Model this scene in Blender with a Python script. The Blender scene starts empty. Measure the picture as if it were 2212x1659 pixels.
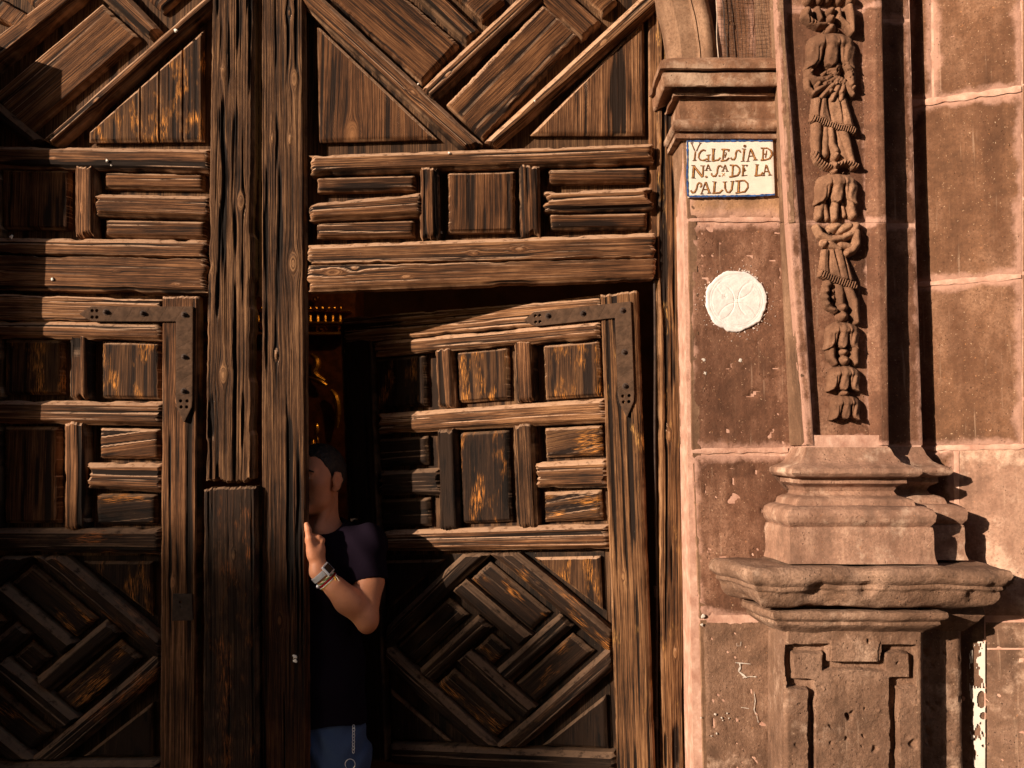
import bpy, math, random
import numpy as np
from mathutils import Vector, Matrix

scene = bpy.context.scene
COL = scene.collection
random.seed(7)

# ------------------------------------------------------------------ camera, sky, sun, exposure
F_PX = 2000.0          # focal length for a picture 2212 wide
CAM_D = 3.08           # metres from the lens to the plane y = 0 of the doorway
CAM_Z = 1.60
TILT = math.atan(135.5 / F_PX)
cam_data = bpy.data.cameras.new('camera')
cam_data.sensor_width = 36.0
cam_data.lens = 36.0 * F_PX / 2212.0
cam_data.clip_start = 0.05
cam_data.clip_end = 500.0
cam = bpy.data.objects.new('camera', cam_data)
cam.location = (0, -CAM_D, CAM_Z)
cam.rotation_euler = (math.pi / 2 + TILT, 0, 0)
COL.objects.link(cam)
scene.camera = cam

SUN_TRAVEL = Vector((1.3, 1.0, -0.46)).normalized()
SUN_ELEV = math.asin(-SUN_TRAVEL.z)
world = bpy.data.worlds.new('World')
scene.world = world
world.use_nodes = True
wn = world.node_tree
bg = wn.nodes['Background']
sky = wn.nodes.new('ShaderNodeTexSky')
sky.sky_type = 'NISHITA'
sky.sun_disc = False
sky.sun_elevation = SUN_ELEV
# Nishita: rotation 0 puts the sun towards +Y, turning clockwise seen from above
sky.sun_rotation = math.atan2(-SUN_TRAVEL.x, -SUN_TRAVEL.y)
wn.links.new(sky.outputs[0], bg.inputs['Color'])
bg.inputs['Strength'].default_value = 0.085
sun_data = bpy.data.lights.new('sun', 'SUN')
sun_data.energy = 5.0
sun_data.angle = math.radians(0.53)
sun_data.color = (1.0, 0.80, 0.61)
sun = bpy.data.objects.new('sun', sun_data)
sun.rotation_euler = SUN_TRAVEL.to_track_quat('-Z', 'Y').to_euler()
sun.location = (-20, -14, 8)
COL.objects.link(sun)
scene.view_settings.view_transform = 'Standard'
scene.view_settings.look = 'None'
scene.view_settings.exposure = 0.88
scene.view_settings.gamma = 1.0
scene.view_settings.use_curve_mapping = False

# ------------------------------------------------------------------ helpers
_ct, _st = math.cos(TILT), math.sin(TILT)
def P(u, v, y):
    """point of the plane y = const seen at (u, v) of a 2212 x 1659 picture: used only to measure"""
    a = (u - 1106.0) / F_PX
    b = (829.5 - v) / F_PX
    dy = _ct - b * _st
    dz = _st + b * _ct
    s = (y + CAM_D) / dy
    return np.array([a * s, y, CAM_Z + dz * s])

def _h2(i, j, seed):
    n = np.sin(i * 127.1 + j * 311.7 + seed * 74.7) * 43758.5453
    return n - np.floor(n)
def _h3(i, j, k, seed):
    n = np.sin(i * 127.1 + j * 311.7 + k * 191.3 + seed * 74.7) * 43758.5453
    return n - np.floor(n)
def vn2(x, y, seed=0):
    xi = np.floor(x); yi = np.floor(y)
    fx = x - xi; fy = y - yi
    fx = fx * fx * (3 - 2 * fx); fy = fy * fy * (3 - 2 * fy)
    a = _h2(xi, yi, seed); b = _h2(xi + 1, yi, seed)
    c = _h2(xi, yi + 1, seed); d = _h2(xi + 1, yi + 1, seed)
    return (a + (b - a) * fx) * (1 - fy) + (c + (d - c) * fx) * fy
def vn3(x, y, z, seed=0):
    xi = np.floor(x); yi = np.floor(y); zi = np.floor(z)
    fx = x - xi; fy = y - yi; fz = z - zi
    fx = fx * fx * (3 - 2 * fx); fy = fy * fy * (3 - 2 * fy); fz = fz * fz * (3 - 2 * fz)
    def pl(k):
        a = _h3(xi, yi, k, seed); b = _h3(xi + 1, yi, k, seed)
        c = _h3(xi, yi + 1, k, seed); d = _h3(xi + 1, yi + 1, k, seed)
        return (a + (b - a) * fx) * (1 - fy) + (c + (d - c) * fx) * fy
    return pl(zi) * (1 - fz) + pl(zi + 1) * fz
def fbm3(p, scale, seed=0, octs=3):
    r = 0; amp = 1; tot = 0
    for o in range(octs):
        r = r + amp * (vn3(p[..., 0] * scale, p[..., 1] * scale, p[..., 2] * scale, seed + o * 7) - .5)
        tot += amp; amp *= .5; scale *= 2.07
    return r / tot
def sstep(a, b, x):
    t = np.clip((x - a) / (b - a), 0, 1)
    return t * t * (3 - 2 * t)

def empty(name, loc, label, cat, group=None, kind=None):
    o = bpy.data.objects.new(name, None)
    o.empty_display_size = .1
    o.location = loc
    COL.objects.link(o)
    tag(o, label, cat, group, kind)
    return o
def tag(o, label=None, cat=None, group=None, kind=None):
    if label: o['label'] = label
    if cat: o['category'] = cat
    if group: o['group'] = group
    if kind: o['kind'] = kind
    return o

def build(name, verts, faces, mat, parent=None, uv=None, attrs=None, smooth=True, sharp=0.75, origin=None):
    """one mesh object; vertices in world metres, stored relative to the parent"""
    verts = np.asarray(verts, dtype=np.float64).reshape(-1, 3)
    if parent is not None:
        org = np.array(WORIG[parent.name]); verts = verts - org
    elif origin is not None:
        verts = verts - np.array(origin)
    me = bpy.data.meshes.new(name)
    if isinstance(faces, np.ndarray):
        k = faces.shape[1]; nf = len(faces)
        me.vertices.add(len(verts)); me.vertices.foreach_set('co', verts.ravel())
        me.loops.add(nf * k); me.loops.foreach_set('vertex_index', faces.ravel().astype(np.int32))
        me.polygons.add(nf)
        me.polygons.foreach_set('loop_start', np.arange(0, nf * k, k, dtype=np.int32))
        me.polygons.foreach_set('loop_total', np.full(nf, k, dtype=np.int32))
        me.update(calc_edges=True)
    else:
        me.from_pydata([tuple(v) for v in verts], [], faces)
    if uv is not None:
        lay = me.uv_layers.new(name='grain')
        li = np.empty(len(me.loops), dtype=np.int32); me.loops.foreach_get('vertex_index', li)
        lay.data.foreach_set('uv', np.asarray(uv, dtype=np.float32).reshape(-1, 2)[li].ravel())
    if attrs:
        for k_, arr in attrs.items():
            at = me.attributes.new(k_, 'FLOAT', 'POINT')
            at.data.foreach_set('value', np.asarray(arr, dtype=np.float32).ravel())
    me.validate()
    if smooth:
        me.polygons.foreach_set('use_smooth', np.ones(len(me.polygons), dtype=bool))
        if sharp: me.set_sharp_from_angle(angle=sharp)
    me.materials.append(mat)
    o = bpy.data.objects.new(name, me)
    COL.objects.link(o)
    if parent is not None: o.parent = parent
    elif origin is not None: o.location = origin
    return o
WORIG = {}
def thing(name, loc, label, cat, group=None, kind=None):
    o = empty(name, loc, label, cat, group, kind)
    WORIG[o.name] = tuple(loc)
    return o
def subparent(o):
    """lets a mesh part carry sub-parts given in world metres"""
    WORIG[o.name] = WORIG[o.parent.name] if o.parent is not None else tuple(o.location)
    return o

def grid_faces(n, m, off=0, flip=False):
    i, j = np.meshgrid(np.arange(n - 1), np.arange(m - 1), indexing='ij')
    a = (i * m + j).ravel() + off
    q = np.stack([a, a + m, a + m + 1, a + 1], 1)
    return q[:, ::-1] if flip else q

# ------------------------------------------------------------------ wood and stone relief
def wood_height(gs, gt, seed, knots=(), rough=1.0, cracks=1.0):
    """returns height (about 0 .. -1 times mm) and the grain coordinate bent round the knots"""
    psi = gt.copy()
    kb = np.zeros_like(gs)
    psi = psi + .008 * (vn2(gs * 1.7, gt * 7, seed + 3) - .5) + .0014 * (vn2(gs * 9, gt * 30, seed + 4) - .5)
    for (ks, kt, r) in knots:
        dt = psi - kt; ds = (gs - ks) / 2.6
        rr = np.sqrt(dt * dt + ds * ds) + 1e-6
        out = rr > r
        psi_k = np.where(out, dt * (1 - (r * r) / (rr * rr)), (rr - r) * .6)
        w = np.exp(-(rr / (r * 6)) ** 2)
        psi = np.where(out, psi + (psi_k + kt - psi) * w, kt + psi_k)
        kb += .9 * np.exp(-(rr / (r * .8)) ** 2)
    n1 = vn2(gs * 1.5, psi * 165, seed)
    n2 = vn2(gs * 3.5, psi * 290, seed + 11)
    n3 = vn2(gs * 12, psi * 420, seed + 21)
    ridg = 1 - np.abs(2 * n1 - 1)
    h = -(0.50 * ridg ** 1.6 + .35 * n2 + .25 * n3)
    c = vn2(gs * 1.1 + 5, psi * 95, seed + 31) * .74 + vn2(gs * 6, psi * 140, seed + 33) * .26
    h -= cracks * 1.7 * sstep(.64, .80, c)
    h -= max(cracks - 1, 0) * 4.5 * sstep(.76, .92, vn2(gs * 5, psi * 75, seed + 35))
    h += kb
    h -= .5 * (vn2(gs * 5, gt * 25, seed + 41) - .3)
    return h * rough, psi

def relief(name, c4, mat, parent=None, n=(0, -1, 0), thick=.03, bev=(.004,) * 4, drop=.004, amp=.0006,
           seed=None, kind='wood', knots=(), cracks=1.0, res=(.008, .0032), ragged=0.0, grain=None, back=False,
           shape='flat', holes=()):
    """a board or block: four corners A,B,C,D of its face (3-D), worked into real relief"""
    global _seed
    if seed is None:
        _seed += 1; seed = _seed
    A, B, C, D = [np.array(q, dtype=float) for q in c4]
    n = np.array(n, dtype=float); n /= np.linalg.norm(n)
    L = max(np.linalg.norm(B - A), np.linalg.norm(C - D)); W = max(np.linalg.norm(D - A), np.linalg.norm(C - B))
    ns = int(max(4, min(600, round(L / res[0])))) + 1
    nt = int(max(4, min(400, round(W / res[1])))) + 1
    s = np.linspace(0, 1, ns)[:, None, None]; t = np.linspace(0, 1, nt)[None, :, None]
    p = (A * (1 - s) + B * s) * (1 - t) + (D * (1 - s) + C * s) * t
    S = s[..., 0] + 0 * t[..., 0]; T = t[..., 0] + 0 * s[..., 0]
    if grain is None: gs_dir = (B - A) + (C - D)
    else: gs_dir = np.array(grain, dtype=float)
    gs_dir = gs_dir / np.linalg.norm(gs_dir)
    gt_dir = np.cross(n, gs_dir)
    if (C + D - A - B) @ gt_dir < 0: gt_dir = -gt_dir
    rel = p - A
    gs = rel @ gs_dir; gt = rel @ gt_dir
    edges = [(A, B, bev[0]), (B, C, bev[1]), (C, D, bev[2]), (D, A, bev[3])]
    h = np.zeros_like(gs); edist = np.full_like(gs, 9.)
    cen = (A + B + C + D) / 4
    inw = []
    for (p0, p1, b) in edges:
        e = p1 - p0; le = np.linalg.norm(e)
        if le < .006: inw.append(None); continue
        e = e / le; inn = np.cross(n, e)
        if (cen - p0) @ inn < 0: inn = -inn
        inw.append(inn)
        d = np.maximum((p - p0) @ inn, 0)
        edist = np.minimum(edist, d)
        if b > 0:
            h = np.minimum(h, -drop * np.clip(1 - d / b, 0, 1) ** (1.0 if shape != 'round' else 2.0))
    if kind == 'wood':
        wh, psi = wood_height(gs, gt, seed, knots, 1.0, cracks)
        h = h + amp * wh; WHT = wh
        if ragged > 0:
            for q in range(2):
                inn = inw[1] if q == 0 else inw[3]
                if inn is None: continue
                w = sstep(.80, 1, S) if q == 0 else sstep(.2, 0, S)
                m = ragged * .012 * (vn2(T * W * 70, S * 0 + q, seed + 55) ** 1.5 + .6 * vn2(T * W * 220, S * 0 + q, seed + 56))
                p = p + (w * m)[..., None] * inn
            for q in (0, 2):
                inn = inw[q]
                if inn is None: continue
                w = sstep(.2, 0, T) if q == 0 else sstep(.8, 1, T)
                m = ragged * .0045 * sstep(.62, .95, vn2(S * L * 17, T * 0 + q, seed + 57)) + ragged * .0016 * vn2(S * L * 75, T * 0 + q, seed + 58)
                p = p + (w * m)[..., None] * inn
    else:
        psi = gt; WHT = gs * 0
        lump = fbm3(p, 9, seed, 3) * 2.2 + fbm3(p, 45, seed + 5, 3) * .9
        h = h + amp * lump
        pit = vn3(p[..., 0] * 70, p[..., 1] * 70, p[..., 2] * 70, seed + 9)
        h = h - amp * 2.6 * sstep(.80, .93, pit)
        if ragged > 0:
            k = sstep(.03, 0, edist)
            h = h - ragged * .012 * k * np.clip(fbm3(p, 22, seed + 15, 3) * 3 + .2, 0, 1)
    for (hs, ht, r, dep) in holes:
        rr = np.sqrt((gs - hs) ** 2 + (gt - ht) ** 2)
        h = h - dep * sstep(r, r * .4, rr)
    p = p + h[..., None] * n
    verts = p.reshape(-1, 3)
    uv = np.stack([gs + seed * 1.37, psi + seed * .71], -1).reshape(-1, 2)
    hh = np.clip(WHT + .55, -1.5, .8).ravel()
    ed = edist.ravel()
    f = grid_faces(ns, nt)
    # face winding so that normals follow n
    nrm = np.cross(B - A, D - A)
    if nrm @ n < 0: f = f[:, ::-1]
    ring = np.concatenate([np.arange(0, ns) * nt, (ns - 1) * nt + np.arange(1, nt), np.arange(ns - 2, -1, -1) * nt + nt - 1,
                           np.arange(nt - 2, 0, -1)])
    rv = verts[ring]
    bk = rv - n * (thick + ((rv - A) @ n)[:, None])
    k0 = len(verts); R = len(ring)
    # duplicate ring for crisp sides
    verts = np.concatenate([verts, rv, bk]); uv = np.concatenate([uv, uv[ring], uv[ring] + [0, .004]])
    hh = np.concatenate([hh, hh[ring], hh[ring]]); ed = np.concatenate([ed, ed[ring], ed[ring]])
    a = k0 + np.arange(R); b = k0 + (np.arange(R) + 1) % R
    sk = np.stack([a, a + R, b + R, b], 1)
    if nrm @ n < 0: sk = sk[:, ::-1]
    f = np.concatenate([f, sk[:, ::-1] if True else sk])
    if back:
        pass
    return build(name, verts, f, mat, parent, uv=uv, attrs={'hgt': hh, 'edge': ed})
_seed = 100

def box(name, lo, hi, mat, parent=None, bevel=0.0):
    x0, y0, z0 = lo; x1, y1, z1 = hi
    v = [(x0, y0, z0), (x1, y0, z0), (x1, y1, z0), (x0, y1, z0), (x0, y0, z1), (x1, y0, z1), (x1, y1, z1), (x0, y1, z1)]
    f = [(0, 3, 2, 1), (4, 5, 6, 7), (0, 1, 5, 4), (1, 2, 6, 5), (2, 3, 7, 6), (3, 0, 4, 7)]
    o = build(name, v, f, mat, parent, smooth=False)
    if bevel:
        m = o.modifiers.new('bevel', 'BEVEL'); m.width = bevel; m.segments = 2
    return o

def tube(pts, r, seg=8, closed=False, radii=None):
    pts = np.asarray(pts, float); N = len(pts)
    tg = np.gradient(pts, axis=0) if not closed else np.roll(pts, -1, 0) - np.roll(pts, 1, 0)
    tg /= np.linalg.norm(tg, axis=1)[:, None] + 1e-12
    up = np.array([0., 0., 1.]) if abs(tg[0][2]) < .9 else np.array([1., 0., 0.])
    V = []
    nrm = np.cross(tg[0], up); nrm /= np.linalg.norm(nrm)
    for i in range(N):
        nrm = nrm - tg[i] * (nrm @ tg[i]); nrm /= np.linalg.norm(nrm) + 1e-12
        bn = np.cross(tg[i], nrm)
        rr = r if radii is None else radii[i]
        for k in range(seg):
            a = 2 * math.pi * k / seg
            V.append(pts[i] + rr * (math.cos(a) * nrm + math.sin(a) * bn))
    Fc = []
    rng = N if closed else N - 1
    for i in range(rng):
        j = (i + 1) % N
        for k in range(seg):
            l = (k + 1) % seg
            Fc.append((i * seg + k, i * seg + l, j * seg + l, j * seg + k))
    if not closed:
        Fc.append(tuple(range(seg))[::-1]); Fc.append(tuple((N - 1) * seg + k for k in range(seg)))
    return np.array(V), Fc
def join(parts):
    V = []; Fc = []; o = 0
    for v, f in parts:
        V.append(np.asarray(v)); Fc += [tuple(int(i) + o for i in q) for q in f]; o += len(v)
    return np.concatenate(V), Fc

def sweep(name, path, prof, mat, parent=None, amp=.0012, seed=1, step=.010, pstep=.006, chip=0.0, closed_ends=True,
          zfun=None, mortar=None):
    """moulding: prof = [(out, z)...] from top to bottom, carried along the plan path with mitred corners.
    outward is to the right of the walking direction"""
    path = [np.array(q, float) for q in path]
    K = len(path)
    nr = []
    for i in range(K - 1):
        d = path[i + 1] - path[i]; d /= np.linalg.norm(d); nr.append(np.array([d[1], -d[0]]))
    mit = []
    for i in range(K):
        if i == 0: mit.append(nr[0])
        elif i == K - 1: mit.append(nr[-1])
        else:
            m = nr[i - 1] + nr[i]; m /= np.linalg.norm(m); mit.append(m / (m @ nr[i]))
    # profile resample
    pr = []
    for (a, b) in zip(prof[:-1], prof[1:]):
        l = math.hypot(b[0] - a[0], b[1] - a[1]); k = max(1, int(round(l / pstep)))
        for i in range(k): pr.append((a[0] + (b[0] - a[0]) * i / k, a[1] + (b[1] - a[1]) * i / k))
    pr.append(prof[-1]); pr = np.array(pr)
    cols = []; nrms = []; us = []; acc = 0
    for i in range(K - 1):
        l = np.linalg.norm(path[i + 1] - path[i]); k = max(1, int(round(l / step)))
        for j in range(k + (1 if i == K - 2 else 0)):
            t = j / k
            base = path[i] * (1 - t) + path[i + 1] * t; m = mit[i] * (1 - t) + mit[i + 1] * t
            xy = base[None, :] + pr[:, :1] * m[None, :]
            cols.append(np.concatenate([xy, pr[:, 1:2]], 1)); nn = m / np.linalg.norm(m)
            nrms.append(np.array([nn[0], nn[1], 0])); us.append(acc + l * t)
        acc += l
    V = np.array(cols); Nn = np.array(nrms)[:, None, :]
    n, m, _ = V.shape
    disp = amp * (fbm3(V, 10, seed, 3) * 2 + fbm3(V, 48, seed + 3, 3))
    if chip > 0:
        k = fbm3(V, 13, seed + 8, 3)
        disp = disp - chip * np.clip(k * 4 - .15, 0, 1) + chip * .35 * fbm3(V, 42, seed + 12, 3)
    V = V + disp[..., None] * Nn
    V[..., 2] += amp * 1.5 * fbm3(V, 14, seed + 20, 2) + (chip * .5 * fbm3(V, 11, seed + 24, 2) if chip else 0)
    verts = V.reshape(-1, 3)
    f = grid_faces(n, m, flip=False)
    fl = [tuple(int(x) for x in q) for q in f]
    # end caps as fans between the profile and the first path point column (flat)
    if closed_ends:
        for idx in (0, n - 1):
            c = len(verts); i0 = idx
            pz = np.mean(V[i0], axis=0)
            base = path[0] if idx == 0 else path[-1]
            verts = np.concatenate([verts, [[base[0], base[1], pz[2]]]])
            for j in range(m - 1):
                q = (i0 * m + j, i0 * m + j + 1, c)
                fl.append(q if idx == 0 else q[::-1])
    g = np.zeros((len(verts), 2)); g[:n * m, 0] = np.repeat(us, m); g[:n * m, 1] = np.tile(pr[:, 1], n)
    return build(name, verts, fl, mat, parent, uv=g, attrs={'edge': np.full(len(verts), .5), 'hgt': np.zeros(len(verts))}, sharp=.9)

# ------------------------------------------------------------------ distance fields to meshes
def surface_nets(Fv, org, h):
    S = Fv < 0
    cs = [(0, 0, 0), (1, 0, 0), (0, 1, 0), (1, 1, 0), (0, 0, 1), (1, 0, 1), (0, 1, 1), (1, 1, 1)]
    nx, ny, nz = Fv.shape
    cnt = np.zeros((nx - 1, ny - 1, nz - 1), np.int8)
    for (a, b, c) in cs: cnt += S[a:nx - 1 + a, b:ny - 1 + b, c:nz - 1 + c]
    act = (cnt > 0) & (cnt < 8)
    I = np.argwhere(act)
    vals = np.stack([Fv[I[:, 0] + a, I[:, 1] + b, I[:, 2] + c] for (a, b, c) in cs], 1)
    ed = [(0, 1), (2, 3), (4, 5), (6, 7), (0, 2), (1, 3), (4, 6), (5, 7), (0, 4), (1, 5), (2, 6), (3, 7)]
    acc = np.zeros((len(I), 3)); num = np.zeros(len(I)); C = np.array(cs, float)
    for (i, j) in ed:
        va, vb = vals[:, i], vals[:, j]
        m = (va < 0) != (vb < 0)
        t = np.where(m, va / np.where(m, va - vb, 1), 0)
        pt = C[i] + (C[j] - C[i]) * t[:, None]
        acc += pt * m[:, None]; num += m
    V = (I + acc / num[:, None]) * h + org
    idx = -np.ones(act.shape, np.int64); idx[tuple(I.T)] = np.arange(len(I))
    quads = []
    for ax in range(3):
        sl0 = [slice(1, -1)] * 3; sl1 = [slice(1, -1)] * 3
        sl0[ax] = slice(0, -1); sl1[ax] = slice(1, None)
        a = S[tuple(sl0)]; b = S[tuple(sl1)]
        E = np.argwhere(a != b)
        o = np.array([1, 1, 1]); o[ax] = 0
        sgn = a[tuple(E.T)]
        E = E + o
        o1, o2 = [q for q in range(3) if q != ax]
        def at(d1, d2):
            Q = E.copy(); Q[:, o1] -= d1; Q[:, o2] -= d2
            return idx[tuple(Q.T)]
        q = np.stack([at(1, 1), at(0, 1), at(0, 0), at(1, 0)], 1)
        fl = sgn if ax != 1 else ~sgn
        q[~fl] = q[~fl][:, ::-1]
        quads.append(q)
    return V, np.concatenate(quads)

class Field:
    def __init__(s): s.pr = []
    def ball(s, c, r, k=.01, rot=None, op='+'):
        c = np.array(c, float); r = np.array([r] * 3 if np.isscalar(r) else r, float)
        def f(p):
            q = p - c
            if rot is not None: q = q @ rot
            k0 = np.linalg.norm(q / r, axis=-1); k1 = np.linalg.norm(q / (r * r), axis=-1) + 1e-9
            return k0 * (k0 - 1) / k1
        s.pr.append((f, k, op)); return s
    def cone(s, a, b, ra, rb, k=.01, op='+'):
        a = np.array(a, float); b = np.array(b, float); ba = b - a; l2 = ba @ ba
        def f(p):
            t = np.clip(((p - a) @ ba) / l2, 0, 1)
            return np.linalg.norm(p - a - t[..., None] * ba, axis=-1) - (ra + (rb - ra) * t)
        s.pr.append((f, k, op)); return s
    def fn(s, f, k=.0, op='+'): s.pr.append((f, k, op)); return s
    def __call__(s, p):
        d = None
        for (f, k, op) in s.pr:
            g = f(p)
            if d is None: d = g; continue
            if op == '+':
                if k > 0:
                    h = np.maximum(k - np.abs(d - g), 0) / k; d = np.minimum(d, g) - h * h * k * .25
                else: d = np.minimum(d, g)
            elif op == '-':
                g = -g
                if k > 0:
                    h = np.maximum(k - np.abs(d - g), 0) / k; d = np.maximum(d, g) + h * h * k * .25
                else: d = np.maximum(d, g)
            elif op == '&':
                if k > 0:
                    h = np.maximum(k - np.abs(d - g), 0) / k; d = np.maximum(d, g) + h * h * k * .25
                else: d = np.maximum(d, g)
        return d

def field_mesh(fn, lo, hi, h, margin=.03):
    lo = np.array(lo, float); hi = np.array(hi, float)
    B = 14
    nb = np.ceil((hi - lo) / h / B).astype(int)
    dims = nb * B + 1
    Fv = np.full(dims, 1.0, np.float32)
    bi = np.stack(np.meshgrid(*[np.arange(k) for k in nb], indexing='ij'), -1).reshape(-1, 3)
    cen = lo + (bi + .5) * B * h
    dc = fn(cen)
    rad = B * h * .87 + margin
    ax = np.arange(B + 1) * h
    loc = np.stack(np.meshgrid(ax, ax, ax, indexing='ij'), -1)
    for q, d in zip(bi, dc):
        sl = tuple(slice(i * B, i * B + B + 1) for i in q)
        if abs(d) > rad:
            if d < 0: Fv[sl] = -1.0
            continue
    for q, d in zip(bi, dc):
        if abs(d) > rad: continue
        sl = tuple(slice(i * B, i * B + B + 1) for i in q)
        Fv[sl] = fn(loc + lo + q * B * h)
    return surface_nets(Fv, lo, h)
# ------------------------------------------------------------------ materials
class M:
    def __init__(s, name, rough=.8, spec=.3):
        s.m = bpy.data.materials.new(name); s.m.use_nodes = True
        s.nt = s.m.node_tree; s.b = s.nt.nodes['Principled BSDF']
        s.b.inputs['Roughness'].default_value = rough
        s.b.inputs['Specular IOR Level'].default_value = spec
    def node(s, t, **kw):
        n = s.nt.nodes.new(t)
        for k, v in kw.items():
            if hasattr(n, k): setattr(n, k, v)
        return n
    def link(s, a, b): s.nt.links.new(a, b)
    def inp(s, n, k, v):
        if v is None: return
        if hasattr(v, 'links') or hasattr(v, 'is_output'): s.link(v, n.inputs[k])
        else: n.inputs[k].default_value = v
    def math(s, op, a, b=None, c=None):
        n = s.node('ShaderNodeMath', operation=op); s.inp(n, 0, a)
        if b is not None: s.inp(n, 1, b)
        if c is not None: s.inp(n, 2, c)
        return n.outputs[0]
    def noise(s, vec, scale, detail=4, rough=.55, dim='3D', dist=0):
        n = s.node('ShaderNodeTexNoise', noise_dimensions=dim)
        if vec is not None: s.link(vec, n.inputs['Vector'])
        n.inputs['Scale'].default_value = scale; n.inputs['Detail'].default_value = detail
        n.inputs['Roughness'].default_value = rough; n.inputs['Distortion'].default_value = dist
        return n.outputs['Fac']
    def voro(s, vec, scale, feature='F1', rand=1):
        n = s.node('ShaderNodeTexVoronoi', feature=feature)
        if vec is not None: s.link(vec, n.inputs['Vector'])
        n.inputs['Scale'].default_value = scale; n.inputs['Randomness'].default_value = rand
        return n.outputs
    def mapr(s, v, a, b, c=0., d=1.):
        n = s.node('ShaderNodeMapRange'); n.interpolation_type = 'SMOOTHSTEP'
        s.inp(n, 0, v); n.inputs[1].default_value = a; n.inputs[2].default_value = b
        n.inputs[3].default_value = c; n.inputs[4].default_value = d
        return n.outputs[0]
    def mix(s, f, a, b, mode='MIX'):
        n = s.node('ShaderNodeMix', data_type='RGBA', blend_type=mode)
        s.inp(n, 0, f)
        for i, v in ((6, a), (7, b)):
            if hasattr(v, 'is_output'): s.link(v, n.inputs[i])
            else: n.inputs[i].default_value = (*v, 1)
        return n.outputs[2]
    def ramp(s, f, stops):
        n = s.node('ShaderNodeValToRGB'); s.link(f, n.inputs[0]); e = n.color_ramp.elements
        while len(e) < len(stops): e.new(.5)
        for i, (p_, c) in enumerate(stops):
            e[i].position = p_; e[i].color = (*c, 1)
        return n.outputs[0]
    def attr(s, name): return s.node('ShaderNodeAttribute', attribute_name=name).outputs['Fac']
    def pos(s): return s.node('ShaderNodeTexCoord').outputs['Object']
    def wpos(s): return s.node('ShaderNodeNewGeometry').outputs['Position']
    def scalev(s, vec, sc):
        n = s.node('ShaderNodeMapping'); s.link(vec, n.inputs[0]); n.inputs['Scale'].default_value = sc
        return n.outputs[0]
    def color(s, c):
        if hasattr(c, 'is_output'): s.link(c, s.b.inputs['Base Color'])
        else: s.b.inputs['Base Color'].default_value = (*c, 1)
    def bump(s, hgt, strength=.5, dist=.002, prev=None):
        n = s.node('ShaderNodeBump'); s.link(hgt, n.inputs['Height'])
        n.inputs['Strength'].default_value = strength; n.inputs['Distance'].default_value = dist
        if prev: s.link(prev, n.inputs['Normal'])
        s.link(n.outputs[0], s.b.inputs['Normal']); return n.outputs[0]

def wood(name, dark=(.010, .005, .003), mid=(.088, .037, .0155), light=(.29, .140, .065), streak=None, streak_amt=.5,
         dust=.55, varnish=0.0, rough=.78, bump=.7):
    m = M(name, rough, .14)
    uvn = m.node('ShaderNodeUVMap', uv_map='grain').outputs[0]
    rnd = m.node('ShaderNodeObjectInfo').outputs['Random']
    v1 = m.scalev(uvn, (2.2, 230, 1)); v2 = m.scalev(uvn, (7, 470, 1)); v3 = m.scalev(uvn, (3.5, 42, 1)); v4 = m.scalev(uvn, (30, 900, 1)); v5 = m.scalev(uvn, (7, 9, 1))
    g1 = m.noise(v1, 1, 3, .6); g2 = m.noise(v2, 1, 3, .6); g3 = m.noise(v3, 1, 4, .6); g4 = m.noise(v4, 1, 2, .5)
    g5 = m.noise(v5, 1, 4, .65)
    f = m.math('ADD', m.math('MULTIPLY', g1, .36), m.math('MULTIPLY', g2, .36)); f = m.math('ADD', f, m.math('MULTIPLY', g5, .16))
    f = m.math('ADD', f, m.math('MULTIPLY', g3, .12)); f = m.math('ADD', f, m.math('MULTIPLY', g4, .14)); f = m.math('ADD', f, -.045)
    f = m.math('ADD', f, m.math('MULTIPLY', m.attr('hgt'), .13))
    c = m.ramp(f, [(.42, dark), (.525, mid), (.64, light)])
    # board to board tint
    c = m.mix(m.math('MULTIPLY', rnd, .45), c, (.75, .72, .70), 'MULTIPLY')
    if varnish > 0:
        p1 = m.noise(m.scalev(uvn, (9, 26, 1)), 1, 5, .65)
        k = m.mapr(p1, .60 - varnish * .45, .72 - varnish * .4, 1, 0)
        c = m.mix(k, (.016, .008, .0045), c)
    if streak is not None:
        p2 = m.noise(m.scalev(uvn, (6, 16, 1)), 1, 3, .6)
        p3 = m.noise(m.scalev(uvn, (22, 330, 1)), 1, 3, .7)
        k = m.math('MULTIPLY', m.mapr(p2, .62 - streak_amt * .3, .78 - streak_amt * .3), m.mapr(p3, .48, .60))
        c = m.mix(k, c, streak)
    # dust on upward faces, paled more to paint sunlit chamfer tops
    geo = m.node('ShaderNodeNewGeometry')
    sep = m.node('ShaderNodeSeparateXYZ'); m.link(geo.outputs['True Normal'], sep.inputs[0])
    dn = m.noise(m.scalev(uvn, (30, 60, 1)), 1, 4, .7)
    up = m.math('MULTIPLY', m.mapr(sep.outputs[2], .07, .42), m.mapr(dn, .28, .52))
    c = m.mix(m.math('MULTIPLY', up, min(1, dust * 1.35)), c, (.41, .255, .165))
    # rubbed and dusty arrises
    ek = m.math('MULTIPLY', m.mapr(m.attr('edge'), .009, .001), m.mapr(g5, .42, .62))
    c = m.mix(m.math('MULTIPLY', ek, dust * .8), c, (.34, .195, .110))
    # pale flecks
    vo = m.voro(m.scalev(uvn, (38, 60, 1)), 1)
    fl = m.math('MULTIPLY', m.mapr(vo['Distance'], .030, .018), m.mapr(g3, .5, .55))
    c = m.mix(fl, c, (.5, .42, .34))
    m.color(c)
    hb = m.math('ADD', m.math('MULTIPLY', g1, 1.0), m.math('MULTIPLY', g2, .55))
    hb = m.math('ADD', hb, m.math('MULTIPLY', g4, .22))
    m.bump(hb, bump, .0030)
    return m.m

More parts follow.
